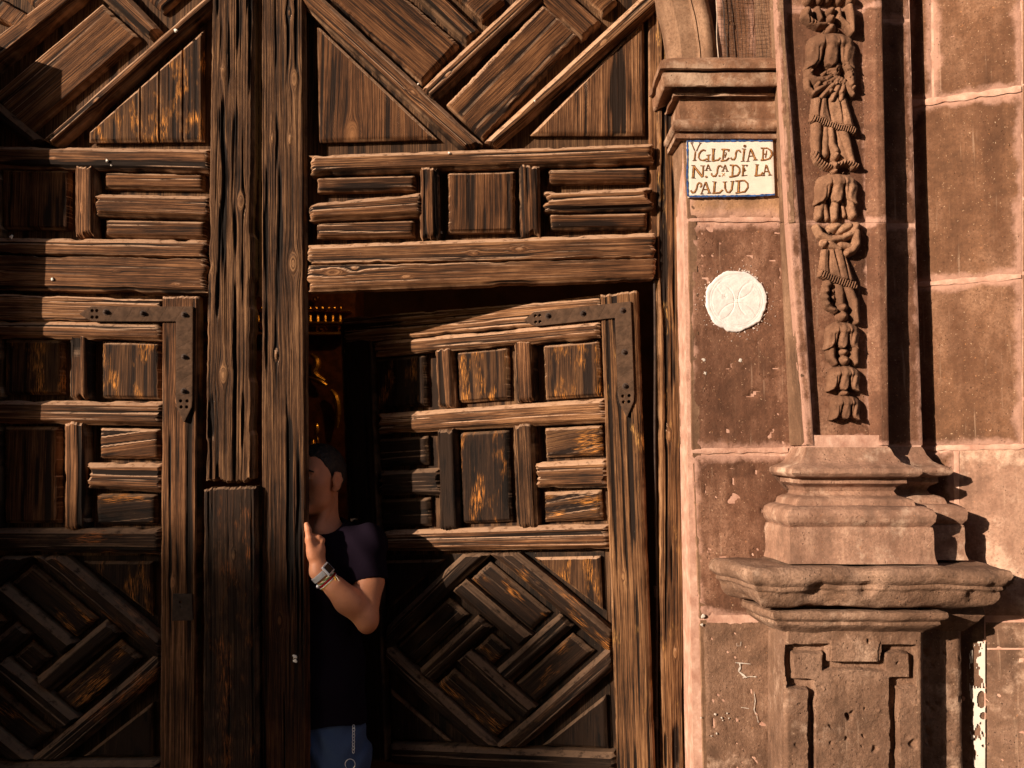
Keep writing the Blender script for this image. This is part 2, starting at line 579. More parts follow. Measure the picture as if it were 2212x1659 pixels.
W_WEATHER = wood('weathered_wood')
W_PALE = wood('dusty_pale_wood', dark=(.014, .007, .004), mid=(.110, .048, .021), light=(.34, .178, .086), dust=.7)
W_PANEL = wood('panel_wood', dark=(.012, .0055, .003), mid=(.085, .035, .014), light=(.22, .102, .043), dust=.7, bump=.8)
W_STREAK = wood('panel_wood_with_orange_wear', dark=(.012, .006, .004), mid=(.060, .027, .012), light=(.14, .070, .030),
                streak=(.55, .22, .045), streak_amt=.42, dust=.6, bump=.8)
W_DARK = wood('varnished_wood_shaded', dark=(.004, .0024, .0017), mid=(.014, .0072, .0046), light=(.050, .027, .015), varnish=.45, dust=.22)  # varnish, with the shade on these boards also put into the colour
W_DARKSTREAK = wood('worn_varnished_wood_shaded', dark=(.005, .0028, .002), mid=(.018, .0085, .005), light=(.055, .027, .013),
                    streak=(.40, .15, .030), streak_amt=.35, varnish=.3, dust=.16)
W_POST = wood('post_wood', dark=(.006, .003, .002), mid=(.066, .030, .0135), light=(.235, .125, .060), dust=.4, bump=.9)
def blend_post(lo, hi):
    """weathered above; below, varnish and the shade of the lower door share one colour"""
    mt = W_POST.copy(); mt.name = 'post_wood_varnish_and_shade'; nt = mt.node_tree; b = nt.nodes['Principled BSDF']
    src = b.inputs['Base Color'].links[0].from_socket
    geo = nt.nodes.new('ShaderNodeNewGeometry'); sp_ = nt.nodes.new('ShaderNodeSeparateXYZ'); nt.links.new(geo.outputs['Position'], sp_.inputs[0])
    mpp = nt.nodes.new('ShaderNodeMapping'); nt.links.new(geo.outputs['Position'], mpp.inputs[0]); mpp.inputs['Scale'].default_value = (40, 40, 5)
    no = nt.nodes.new('ShaderNodeTexNoise'); nt.links.new(mpp.outputs[0], no.inputs['Vector']); no.inputs['Scale'].default_value = 1; no.inputs['Detail'].default_value = 5
    ad = nt.nodes.new('ShaderNodeMath'); ad.operation = 'MULTIPLY_ADD'; nt.links.new(no.outputs['Fac'], ad.inputs[0]); ad.inputs[1].default_value = .9; nt.links.new(sp_.outputs[2], ad.inputs[2])
    mr = nt.nodes.new('ShaderNodeMapRange'); nt.links.new(ad.outputs[0], mr.inputs[0]); mr.inputs[1].default_value = lo; mr.inputs[2].default_value = hi; mr.inputs[3].default_value = 1; mr.inputs[4].default_value = 0
    mx_ = nt.nodes.new('ShaderNodeMix'); mx_.data_type = 'RGBA'; mx_.blend_type = 'MULTIPLY'; nt.links.new(mr.outputs[0], mx_.inputs[0]); nt.links.new(src, mx_.inputs[6]); mx_.inputs[7].default_value = (.42, .30, .22, 1)
    nt.links.new(mx_.outputs[2], b.inputs['Base Color']); return mt
W_POSTMIX = blend_post(1.55, 2.15)  # lower post darkened by height: shade painted in along with varnish
W_POSTLOW = wood('post_wood_worn_dark', dark=(.007, .004, .003), mid=(.034, .016, .009), light=(.10, .052, .026),
                 streak=(.26, .085, .022), streak_amt=.30, varnish=.35, dust=.2, bump=.9)
W_FRAME = wood('frame_wood', dark=(.010, .005, .003), mid=(.115, .052, .022), light=(.29, .155, .072), streak=(.5, .26, .08),
               streak_amt=.15, dust=.5, bump=.9)
W_BACK = wood('recess_wood', dark=(.016, .008, .0045), mid=(.075, .037, .018), light=(.17, .095, .048), dust=.7, bump=.5)
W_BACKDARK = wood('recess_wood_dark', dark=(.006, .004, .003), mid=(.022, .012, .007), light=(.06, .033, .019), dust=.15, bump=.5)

def stone(name, base=(.165, .078, .047), alt=(.27, .145, .095), mort=(.44, .255, .195), mort_w=.018, speck=.65, bump=.6,
          pale=(.45, .30, .21), pale_amt=.0, seed=0., mortar_on=True):
    m = M(name, .88, .2)
    p = m.wpos()
    ofs = m.node('ShaderNodeMapping'); m.link(p, ofs.inputs[0]); ofs.inputs['Location'].default_value = (seed, seed * 2, seed * 3)
    p = ofs.outputs[0]
    n1 = m.noise(p, 3.2, 6, .65); n2 = m.noise(p, 17, 6, .7); n3 = m.noise(p, 120, 4, .7); ns = m.noise(m.scalev(p, (26, 26, 2.5)), 1, 5, .65)
    f = m.math('ADD', m.math('MULTIPLY', n1, .5), m.math('MULTIPLY', n2, .35))
    f = m.math('ADD', f, m.math('MULTIPLY', ns, .20))
    c = m.ramp(f, [(.43, tuple(x * .58 for x in base)), (.515, base), (.61, alt)])
    big = m.noise(m.scalev(p, (7, 7, 1.6)), 1, 5, .6)
    c = m.mix(m.math('MULTIPLY', m.node('ShaderNodeObjectInfo').outputs['Random'], .35), c, (.70, .64, .60), 'MULTIPLY')
    c = m.mix(m.mapr(big, .36, .62, .75, 0), c, (.52, .47, .45), 'MULTIPLY')
    c = m.mix(m.mapr(n3, .40, .68, 0, .60), c, tuple(x * .5 for x in base))
    if pale_amt > 0:
        np_ = m.noise(p, 6, 6, .7)
        c = m.mix(m.mapr(np_, .62 - pale_amt * .35, .75 - pale_amt * .2, 0, .85), c, pale)
    # hard inclusions of the tuff
    wn2_ = m.node('ShaderNodeTexNoise'); m.link(p, wn2_.inputs['Vector']); wn2_.inputs['Scale'].default_value = 85; wn2_.inputs['Detail'].default_value = 3
    wv = m.node('ShaderNodeVectorMath', operation='MULTIPLY_ADD'); m.link(wn2_.outputs['Color'], wv.inputs[0]); wv.inputs[1].default_value = (.016, .016, .016); m.link(p, wv.inputs[2])
    pw = wv.outputs[0]
    for sc, th, colr, am in ((70, .12, (.55, .38, .25), .7), (120, .17, (.46, .29, .18), .6), (26, .05, (.62, .44, .30), .8), (38, .08, (.46, .20, .08), .6), (60, .17, (.05, .022, .012), .7), (110, .2, (.06, .03, .017), .6)):
        vo = m.voro(pw, sc)
        sel = m.node('ShaderNodeSeparateColor'); m.link(vo['Color'], sel.inputs[0])
        warp = m.math('ADD', vo['Distance'], m.math('MULTIPLY', n3, .10))
        k = m.math('MULTIPLY', m.mapr(warp, th + .07, th + .03), m.mapr(sel.outputs[0], .60, .64))
        c = m.mix(m.math('MULTIPLY', k, am * speck), c, colr)
    # whitish runs
    st = m.noise(m.scalev(p, (60, 60, 3.0)), 1, 3, .6)
    c = m.mix(m.mapr(st, .62, .74, 0, .45 * speck), c, (.50, .34, .24))
    if mortar_on:
        e = m.attr('edge')
        e2 = m.math('ADD', e, m.math('MULTIPLY', m.math('SUBTRACT', m.noise(p, 14, 5, .7), .5), .075))
        k = m.mapr(e2, mort_w * 1.4, mort_w * .1)
        c = m.mix(m.math('MULTIPLY', k, .7), c, mort)
    m.color(c)
    hb = m.math('ADD', m.math('MULTIPLY', n2, 1.2), m.math('MULTIPLY', n3, .5))
    vo2 = m.voro(p, 75)
    hb = m.math('SUBTRACT', hb, m.math('MULTIPLY', m.mapr(vo2['Distance'], .22, .10), m.mapr(n2, .52, .60)))
    m.bump(hb, bump * 1.3, .004)
    return m.m
ST = stone('brown_tuff')
ST_WALL = stone('brown_tuff_wall', base=(.180, .088, .048), alt=(.275, .150, .092), seed=3.3, mort_w=.02)
ST_PILASTER = stone('pilaster_tuff', base=(.180, .086, .052), alt=(.290, .160, .105), seed=7.1, mortar_on=True, mort_w=.012)
ST_MOULD = stone('moulded_pale_tuff', base=(.34, .195, .135), alt=(.48, .30, .215), seed=5.1, pale=(.56, .40, .30), pale_amt=.3, mortar_on=False, speck=.5)
ST_IMPOST = stone('impost_tuff', base=(.26, .135, .080), alt=(.38, .22, .135), seed=9.1, pale=(.46, .32, .23), pale_amt=.35, mortar_on=False, speck=.4)
ST_CARVE = stone('carved_tuff', base=(.225, .118, .070), alt=(.32, .180, .110), seed=11.1, mortar_on=False, speck=.25, bump=.5)
ST_LOW = stone('pedestal_tuff', base=(.215, .125, .082), alt=(.32, .20, .14), seed=13.1, pale=(.44, .30, .22), pale_amt=.2, mortar_on=False, speck=.5, bump=1.0)
ST_REVEAL = stone('reveal_limewashed', base=(.205, .116, .070), alt=(.30, .182, .116), seed=15.1, mortar_on=False, speck=.3, bump=.35)
ST_SIGN = stone('sign_bed_tuff', base=(.42, .24, .135), alt=(.56, .34, .20), seed=17.1, mort_w=.03, speck=.3, pale=(.40, .25, .19), pale_amt=.25)
def mortar_mat():
    m = M('pink_mortar', .9, .2); p = m.wpos()
    n1 = m.noise(p, 18, 6, .7); n2 = m.noise(p, 130, 4, .7)
    c = m.ramp(n1, [(.35, (.34, .18, .130)), (.55, (.48, .29, .22)), (.75, (.66, .45, .36))])
    m.color(c); m.bump(m.math('ADD', n1, m.math('MULTIPLY', n2, .5)), .6, .004)
    return m.m
MORTAR = mortar_mat()
def plain(name, col, rough=.6, spec=.4, metal=0., bscale=None, bstr=.3, var=.25, vscale=20):
    m = M(name, rough, spec); m.b.inputs['Metallic'].default_value = metal
    p = m.pos(); n = m.noise(p, vscale, 5, .65)
    m.color(m.mix(m.mapr(n, .3, .7), tuple(x * (1 - var) for x in col), tuple(min(1, x * (1 + var)) for x in col)))
    if bscale: m.bump(m.noise(p, bscale, 4, .65), bstr, .002)
    return m.m
IRON = plain('worn_iron', (.060, .034, .021), .8, .1, 0, 90, .5, .35, 30)
IRONDARK = plain('rusty_iron', (.035, .020, .014), .7, .4, .4, 120, .5, .4, 40)
WHITE = plain('white_paint_speck', (.80, .76, .70), .7, .3, 0, 200, .3, .1)
LIME = plain('white_lime_paint', (.50, .45, .40), .85, .2, 0, 60, .4, .15, 14)
# ------------------------------------------------------------------ the place: ground, room behind, far house
GROUND = plain('plaza_paving', (.08, .055, .04), .9, .2, 0, 30, .4, .2, 6)
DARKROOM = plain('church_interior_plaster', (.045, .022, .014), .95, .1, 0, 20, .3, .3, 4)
HOUSE = plain('ochre_house_render', (.50, .30, .17), .9, .2, 0, 20, .3, .15, 3)

o = build('ground', [(-120, -120, 0), (120, -120, 0), (120, -.02, 0), (-120, -.02, 0)], [(0, 1, 2, 3)], GROUND, smooth=False); tag(o, kind='structure')
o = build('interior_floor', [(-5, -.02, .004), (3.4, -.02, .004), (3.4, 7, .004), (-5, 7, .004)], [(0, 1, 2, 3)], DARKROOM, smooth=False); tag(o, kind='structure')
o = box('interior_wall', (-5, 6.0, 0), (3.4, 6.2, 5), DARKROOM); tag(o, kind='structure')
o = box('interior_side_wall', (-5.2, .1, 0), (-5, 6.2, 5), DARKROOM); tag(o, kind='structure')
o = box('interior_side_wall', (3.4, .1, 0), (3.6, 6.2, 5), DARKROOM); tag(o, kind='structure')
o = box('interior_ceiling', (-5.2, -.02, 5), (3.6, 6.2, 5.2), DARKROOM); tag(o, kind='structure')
o = box('church_front_wall', (-6, -.16, 0), (-2.34, .1, 5), ST_WALL); tag(o, kind='structure')
o = box('wall_above_arch', (-2.34, .02, 3.75), (.56, .1, 5), ST_WALL); tag(o, kind='structure')
o = box('wall_behind_pier', (.62, -.10, 0), (3.6, .1, 5), ST_WALL); tag(o, kind='structure')

# left jamb pier of the same doorway, outside the picture, whose edge throws the shade on the left leaf
LJ = thing('door_pier', (-2.6, -.2, 0), 'left stone jamb pier of the church doorway with a moulded impost', 'pier')
box('pier_shaft', (-3.0, -.25, 0), (-1.725, -.13, 2.70), ST_WALL, LJ)
box('impost_neck', (-3.0, -.27, 2.70), (-1.74, -.13, 2.74), ST_IMPOST, LJ)
box('impost_frieze', (-3.0, -.255, 2.74), (-1.72, -.13, 2.80), ST_IMPOST, LJ)
box('impost_slab', (-3.0, -.31, 2.80), (-1.825, -.13, 2.97), ST_IMPOST, LJ)

# house across the plaza: only its shade reaches the picture
SQ = -SUN_TRAVEL; hd = Vector((SQ.x, SQ.y, 0)).normalized(); pd = Vector((-hd.y, hd.x, 0))
if pd.x < 0: pd = -pd
HD = 30.0; rise = HD * (SQ.z / math.hypot(SQ.x, SQ.y))
HZ = 1.09 + rise; HC = .15
hb = thing('house', tuple(hd * (HD + 4)), 'flat roofed ochre house across the plaza with a cornice', 'house')
def hpt(q, dist, z): v = pd * q + hd * dist; return (v.x, v.y, z)
hv = [hpt(HQ, dd, zz) for zz in (0, HZ) for (HQ, dd) in ((-9, HD), (HC, HD), (HC, HD + 8), (-9, HD + 8))]
build('wall', hv, [(0, 1, 2, 3), (4, 7, 6, 5), (0, 4, 5, 1), (1, 5, 6, 2), (2, 6, 7, 3), (3, 7, 4, 0)], HOUSE, hb, smooth=False)
for q in (-7.5, -5, -2.5):
    for z in (1.0, 4.6):
        wv = [hpt(q + a, HD - b, z + c) for c in (0, 1.8) for (a, b) in ((-.5, 0.0), (.5, 0.0), (.5, .06), (-.5, .06))]
        build('window', wv, [(0, 1, 2, 3), (4, 7, 6, 5), (0, 4, 5, 1), (1, 5, 6, 2), (2, 6, 7, 3), (3, 7, 4, 0)], IRONDARK, hb, smooth=False)

# row of houses opposite the church, behind the photographer: unseen, added to close off much of the sky
def row_house(x0, x1, y, h, label, storeys):
    t = thing('house', ((x0 + x1) / 2, y, 0), label, 'house')
    box('wall', (x0, y - 7, 0), (x1, y, h), HOUSE, t); box('cornice', (x0 - .1, y - .02, h - .35), (x1 + .1, y + .25, h), HOUSE, t)
    n = int((x1 - x0) / 2.6)
    for i in range(n):
        for k in range(storeys):
            xx = x0 + 1.3 + i * (x1 - x0 - 1.0) / n; zz = .6 + k * 3.6
            box('window' if k else 'door', (xx - .5, y - .01, zz if k else .05), (xx + .5, y + .03, zz + 2.1), IRONDARK, t)
row_house(-9.5, -2.6, -10.5, 15, 'unseen tall ochre house added opposite the church, leftmost of the row', 4)
row_house(-2.5, 5.0, -10.6, 14.2, 'unseen ochre house added opposite the church, in the middle of the row', 4)
row_house(5.1, 15.0, -10.4, 15.6, 'unseen tall ochre house added opposite the church, rightmost of the row', 4)

SKY_LEDGE = thing('cornice', (0, -.5, 4.4), 'heavy stone ledge above the church doorway, added unseen to block steep sky', 'cornice')  # unseen ledge added to keep steep sky light off the doors
box('ledge', (-6, -.95, 4.35), (3.6, -.16, 4.6), ST_WALL, SKY_LEDGE)
box('upper_wall', (-6, -.40, 4.61), (3.6, .1, 9), ST_WALL, SKY_LEDGE)

# ------------------------------------------------------------------ the big doors
YF = -.094      # face of rails
YP = -.064      # face of raised panels
YB = -.034      # recessed ground behind them
YPOST = -.100
FPX = 652.0
_rs = random.Random(5)
def q4(pts, y): return [P(u, v, y) for (u, v) in pts]
def hrail(name, par, x0, x1, yt0, yt1, yb0, yb1, mat=None, knots=(), y=YF, bw=.015, drop=.019, ragged=1.0, amp=.0013, **kw):
    """horizontal rail: left/right u; top v at left/right; bottom v at left/right"""
    return relief(name, q4([(x0, yb0), (x1, yb1), (x1, yt1), (x0, yt0)], y), mat or W_WEATHER, par, thick=y * -1 + YB + .004,
                  bev=kw.pop('bev', (bw, bw * .8, bw, bw * .8)), drop=drop, amp=amp, knots=knots, ragged=ragged, **kw)
def vrail(name, par, u0, u1, v0, v1, mat=None, knots=(), y=YF, bw=.014, drop=.018, ragged=1.0, amp=.0015, lean=0., **kw):
    return relief(name, q4([(u0 + lean, v1), (u0, v0), (u1, v0), (u1 + lean, v1)], y), mat or W_WEATHER, par, thick=-y + YB + .004,
                  bev=(bw, bw * .8, bw, bw * .8), drop=drop, amp=amp, knots=knots, ragged=ragged, **kw)
def panel(name, par, pts, mat=None, grain=None, y=YP, bw=.010, drop=.014, amp=.0009, **kw):
    """raised field: pts clockwise from bottom left (u, v)"""
    return relief(name, q4(pts, y), mat or W_PANEL, par, thick=-y + YB + .004, bev=kw.pop('bev', (bw,) * 4), drop=drop, amp=amp,
                  grain=grain, ragged=kw.pop('ragged', .25), **kw)
def rect(u0, v0, u1, v1, dl=0, dr=0): return [(u0, v1 + dl), (u1, v1 + dr), (u1, v0 + dr), (u0, v0 + dl)]
def diag(name, par, a, b, c, d, mat=None, **kw):
    """sloping bar: a->b is one long edge, d->c the other"""
    kw.setdefault('bw', .017); kw.setdefault('drop', .022); kw.setdefault('amp', .0013)
    bw = kw.pop('bw')
    y = kw.pop('y', YF)
    return relief(name, q4([a, b, c, d], y), mat or W_WEATHER, par, thick=-y + YB + .004, bev=(bw, .006, bw, .006), ragged=.35, **kw)
UP = (0, 0, 1); RT = (1, 0, 0)

# --- left leaf
LL = thing('door_leaf', (-1.7, YB, .2), 'left leaf of the carved wooden church door, half in shade, with orange worn triangle', 'door')
backm = W_BACK
relief('backing_board', q4([(-400, 1700), (470, 1700), (470, -160), (-400, -160)], YB), W_BACK, LL, thick=.03, bev=(0,) * 4, amp=.0006, grain=RT,
       res=(.012, .006)) if False else None
relief('backing_board', q4([(-380, 640), (560, 640), (560, -150), (-380, -150)], YB), W_BACK, LL, thick=.022, bev=(0,) * 4, amp=.0008, grain=UP, res=(.010, .006))
diag('diagonal_bar', LL, (116, 313), (520, -45), (486, -53), (84, 300), knots=((.2, .02, .006),))
diag('diagonal_bar', LL, (-60, 180), (190, -25), (150, -50), (-90, 130))
diag('diagonal_bar', LL, (-70, 15), (-40, -30), (95, 48), (66, 72))
diag('diagonal_bar', LL, (318, 78), (185, -35), (235, -55), (345, 60))
diag('diagonal_bar', LL, (90, 300), (-60, 175), (-90, 205), (60, 315), mat=W_DARK)
diag('diagonal_bar', LL, (350, -60), (440, -60), (520, -5), (500, 30)) if False else None
panel('panel', LL, [(58, 288), (300, 79), (218, 4), (-24, 208)], mat=W_PANEL, amp=.0022, cracks=.3, bw=.012, res=(.006, .004))
panel('panel', LL, [(347, 26), (400, -20), (340, -70), (300, -20)], bw=.012)
panel('panel', LL, [(85, 26), (130, -10), (60, -80), (20, -30)], bw=.012)
# orange worn triangle of four vertical planks
tri = lambda u: 292 + (u - 182) / (444 - 182) * (57 - 292)
cuts = [190, 302, 343, 394, 440]
for i in range(4):
    a, b = cuts[i] + .8, cuts[i + 1] - .8
    bl = .009 if i == 0 else .0015; br = .009 if i == 3 else .0015
    relief('plank', q4([(a, 306 - i * .5), (a, tri(a)), (b, tri(b)), (b, 306 - i * .5 - .5)], YP + _rs.uniform(-.001, .001)), W_STREAK, LL,
           thick=.02, bev=(bl, .008, br, .009), drop=.010, amp=.0008)
hrail('rail', LL, -380, 457, 306, 319, 350, 372, knots=((.75, .03, .004),))
panel('panel', LL, rect(-1, 364, 149, 494, -1, 1), mat=W_PANEL, grain=UP)
vrail('muntin', LL, 157, 203, 347, 514, knots=((.10, .03, .005),), amp=.002)
panel('panel', LL, rect(221, 369, 440, 406, 0, 3), grain=RT)
hrail('rail', LL, 196, 457, 416, 420, 464, 472)
panel('panel', LL, rect(223, 472, 444, 511, 0, 3), grain=RT)
vrail('muntin', LL, -51, -5, 347, 514, amp=.002)
for (a, b) in ((369, 406), (472, 511)): panel('panel', LL, rect(-290, a, -66, b), grain=RT)
hrail('rail', LL, -310, -46, 412, 416, 460, 466)
hrail('rail', LL, -380, 452, 508, 516, 541, 556, y=YF - .001, bw=.012, drop=.012, ragged=1.3, bev=(.002, .01, .014, .01))
hrail('rail', LL, -380, 452, 542, 557, 620, 632, y=YF, bw=.012, drop=.012, ragged=1.3, bev=(.014, .01, .002, .01), knots=((.55, .05, .010), (.95, .07, .005), (1.15, .03, .006)))
LP = [(.35, .06, .012), (.92, .11, .011), (1.35, .05, .008), (1.9, .04, .012), (2.1, .1, .010), (.7, .02, .007)]
relief('centre_stile', q4([(440, 1046), (458, -150), (549, -150), (547, 1046)], YPOST), W_POST, LL, thick=.06, bev=(.006, 0, .012, .004), drop=.012,
       amp=.0046, knots=LP, cracks=1.3, ragged=1.2, res=(.007, .0026), seed=11)
relief('centre_stile', q4([(436, 1760), (438, 1051), (553, 1049), (557, 1760)], YPOST - .012), W_POSTLOW, LL, thick=.07, bev=(.006, .004, .008, 0), drop=.010,
       amp=.0028, knots=[(.3, .05, .007), (.8, .1, .008)], ragged=.6, res=(.007, .0026), seed=15)

# --- right leaf, hung a little deeper
YF, YP, YB = -.082, -.052, -.024
RL = thing('door_leaf', (-.1, YB, .2), 'right leaf of the carved wooden church door with the open wicket doorway beneath', 'door')
relief('backing_board', q4([(640, 620), (1412, 600), (1412, -150), (640, -150)], YB), W_BACK, RL, thick=.022, bev=(0,) * 4, amp=.0008, grain=UP, res=(.010, .006))
diag('diagonal_bar', RL, (998, 322), (590, -48), (640, -62), (1043, 308), mat=W_PALE, knots=((.25, .03, .008),))
diag('diagonal_bar', RL, (1073, 315), (1462, -22), (1440, -62), (1044, 305), mat=W_PALE, knots=((.12, .03, .006), (.5, .02, .006)))
diag('diagonal_bar', RL, (932, 218), (1235, -62), (1175, -62), (909, 187), knots=((.1, .03, .006),))
diag('diagonal_bar', RL, (1008, 87), (848, -62), (900, -70), (1038, 64), bw=.012)
diag('diagonal_bar', RL, (1259, 80), (1110, -62), (1175, -70), (1301, 44), bw=.012)
panel('panel', RL, [(909, 181), (992, 92), (815, -62), (655, -62)], mat=W_PANEL, bw=.012, grain=(1, 0, -.86), amp=.0009, cracks=.5)
panel('panel', RL, [(963, 223), (1044, 301), (1254, 77), (1172, 4)], mat=W_PANEL, bw=.010, grain=(1, 0, .98), amp=.0013)
panel('panel', RL, [(1040, 42), (1090, -2), (1030, -62), (975, -18)], bw=.010)
panel('panel', RL, [(1302, 30), (1335, 0), (1280, -62), (1238, -30)], bw=.010)
relief('panel', q4([(688, 306), (682, 57), (690, 58), (944, 299)], YP), W_PANEL, RL, thick=.02, bev=(.009, 0, .010, .009), drop=.010, amp=.0006, cracks=.6,
       grain=UP, knots=((.02, .11, .02),))
relief('panel', q4([(1145, 291), (1388, 42), (1392, 45), (1394, 291)], YP), W_PALE, RL, thick=.02, bev=(.010, 0, .009, .009), drop=.010, amp=.0008, grain=UP)
hrail('rail', RL, 662, 1417, 332, 306, 375, 349, mat=W_PALE)
panel('panel', RL, rect(683, 380, 898, 413, 1, -4), grain=RT)
panel('panel', RL, rect(682, 476, 896, 512, 2, -3), grain=RT)
hrail('rail', RL, 661, 915, 437, 413, 476, 465)
vrail('muntin', RL, 903, 948, 352, 519, lean=3, amp=.0028, cracks=1.3)
panel('panel', RL, rect(965, 368, 1114, 500, 2, -1), mat=W_PANEL, grain=UP, amp=.0016, cracks=1.2)
vrail('muntin', RL, 1121, 1167, 347, 512, lean=2, amp=.0028, cracks=1.3)
panel('panel', RL, rect(1183, 362, 1399, 394, 1, -2), grain=RT)
panel('panel', RL, rect(1186, 459, 1400, 494, 1, -2), grain=RT)
hrail('rail', RL, 1167, 1417, 409, 401, 459, 449, amp=.0030, ragged=1.6, mat=W_PALE)
hrail('rail', RL, 660, 1419, 528, 501, 571, 556, y=YF - .001, mat=W_PALE, bw=.012, drop=.010, bev=(.002, .01, .014, .01), knots=((.55, .02, .008), (.70, .03, .010)))
hrail('rail', RL, 660, 1421, 571.5, 557, 630, 602, y=YF, mat=W_PALE, bw=.010, drop=.010, bev=(.014, .01, .002, .01), knots=((.09, .06, .012), (.16, .07, .009), (.33, .04, .006)))
YPR = -.084
RP = [(.60, .065, .011), (.45, .05, .006), (2.15, .05, .012), (1.95, .1, .008), (1.45, .04, .006), (1.52, .12, .009)]
RPk = [(2.62 - a, b, c) for a, b, c in ((.18, .10, .012), (.31, .095, .007), (.46, .115, .011), (.66, .04, .006), (.66, .09, .006), (.98, .11, .012))]
relief('centre_stile', q4([(564, 1760), (563, -150), (658, -150), (668, 1760)], YPR), W_POSTMIX, RL, thick=.026, bev=(.003, 0, .012, 0), drop=.018,
       amp=.0038, knots=[(2.74, .10, .012), (2.60, .098, .008), (2.37, .115, .012), (2.17, .04, .006), (2.165, .10, .007), (1.75, .11, .015), (1.45, .05, .009), (.6, .06, .01)],
       cracks=1.0, ragged=.3, res=(.007, .0025), seed=23)
# outer stile strip the rails end on
relief('hinge_stile', q4([(1403, 602), (1400, -150), (1420, -150), (1424, 602)], YB - .018), W_PALE, RL, thick=.03, bev=(.004,) * 4, drop=.004, amp=.0012)

# --- fixed frame beside the stone
DF = thing('door_frame', (.5, YB, .2), 'deeply weathered upright door frame post between the door and the stone pier', 'door frame')
relief('post', q4([(1429, 1760), (1418, -150), (1470, -150), (1483, 1760)], -.066), W_FRAME, DF, thick=.09, bev=(.010, 0, .006, 0), drop=.010, amp=.0042,
       cracks=1.3, ragged=.5, knots=((1.2, .03, .008), (.5, .05, .007)), res=(.007, .0024), seed=37)
RODV, RODF = tube([P(1413 + .007 * (v - 610) + 1.2 * math.sin(v / 90), v, -.045) for v in range(606, 1740, 25)], .0045, 8)
ir = thing('hinge_rod', tuple(P(1413, 1200, -.045)), 'long thin rusty iron rod hanging between the wicket stile and frame', 'iron rod')
build('rod', RODV, RODF, IRONDARK, ir)
for v in (1278, 1560):
    cv, cf = tube([P(1417, v - 12, -.045), P(1417, v + 12, -.045)], .0085, 8); build('collar', cv, cf, IRONDARK, ir)

YF, YP, YB = -.094, -.064, -.034
# ------------------------------------------------------------------ the two wicket doors
def strap_mesh(pts, holes, y0, th):
    """flat wrought piece: outline in metres (x, z) with pierced holes, built by a small distance field grid"""
    pass
def poly_sd(px, pz, poly):
    d = np.full(px.shape, 1e9); inside = np.zeros(px.shape, bool); n = len(poly)
    for i in range(n):
        ax, az = poly[i]; bx, bz = poly[(i + 1) % n]
        ex, ez = bx - ax, bz - az; wx, wz = px - ax, pz - az
        t = np.clip((wx * ex + wz * ez) / (ex * ex + ez * ez), 0, 1)
        d = np.minimum(d, (wx - ex * t) ** 2 + (wz - ez * t) ** 2)
        c = (az > pz) != (bz > pz)
        xi = ax + (pz - az) / np.where(abs(bz - az) < 1e-9, 1e-9, (bz - az)) * (bx - ax)
        inside ^= c & (px < xi)
    return np.where(inside, -1, 1) * np.sqrt(d)
def plate_field(polys, holes, step, ytop, th, org, name, mat, par, dome=.0008, seed=0, engr=()):
    """plate cut from a grid: marching over cells inside the outline, vertices snapped to the outline"""
    allp = np.array([p for pl in polys for p in pl]); lo = allp.min(0) - step * 2; hi = allp.max(0) + step * 2
    xs = np.arange(lo[0], hi[0], step); zs = np.arange(lo[1], hi[1], step)
    X, Z = np.meshgrid(xs, zs, indexing='ij')
    sd = np.minimum.reduce([poly_sd(X, Z, pl) for pl in polys])
    for (hx, hz, hr, hs) in holes:
        sd = np.maximum(sd, hr - np.sqrt(((X - hx) / hs) ** 2 + (Z - hz) ** 2))
    gx, gz = np.gradient(sd, step)
    near = (np.abs(sd) < step * .75)
    X2 = np.where(near, X - sd * gx, X); Z2 = np.where(near, Z - sd * gz, Z)
    ins = (sd < 0) | near
    cell = ins[:-1, :-1] & ins[1:, :-1] & ins[:-1, 1:] & ins[1:, 1:]
    cs = (sd[:-1, :-1] + sd[1:, :-1] + sd[:-1, 1:] + sd[1:, 1:]) < 0
    cell &= cs
    n, m = X.shape
    h = -.0006 * sstep(-.003, 0, sd) + .0005 * (vn2(X * 90, Z * 90, seed) - .5) + .0009 * (vn2(X * 22, Z * 22, seed + 1) - .5)
    for (e0, e1) in engr:
        e0 = np.array(e0); e1 = np.array(e1); dd = e1 - e0; l2 = dd @ dd
        t = np.clip(((X - e0[0]) * dd[0] + (Z - e0[1]) * dd[1]) / l2, 0, 1)
        dist = np.hypot(X - e0[0] - t * dd[0], Z - e0[1] - t * dd[1])
        h -= .0008 * sstep(.0022, .0004, dist)
    V = np.stack([X2, np.full_like(X, ytop) - h, Z2], -1).reshape(-1, 3)
    I, J = np.nonzero(cell); a = I * m + J
    f = np.stack([a, a + m, a + m + 1, a + 1], 1)
    Vb = V.copy(); Vb[:, 1] = ytop + th
    nv = len(V)
    # boundary edges
    e = np.concatenate([f[:, [0, 1]], f[:, [1, 2]], f[:, [2, 3]], f[:, [3, 0]]])
    key = np.minimum(e[:, 0], e[:, 1]) * (nv + 1) + np.maximum(e[:, 0], e[:, 1])
    uq, inv, ct = np.unique(key, return_inverse=True, return_counts=True)
    be = e[ct[inv] == 1]
    side = np.stack([be[:, 1], be[:, 0], be[:, 0] + nv, be[:, 1] + nv], 1)
    return build(name, np.concatenate([V, Vb]), np.concatenate([f, side]), mat, par, sharp=.6)
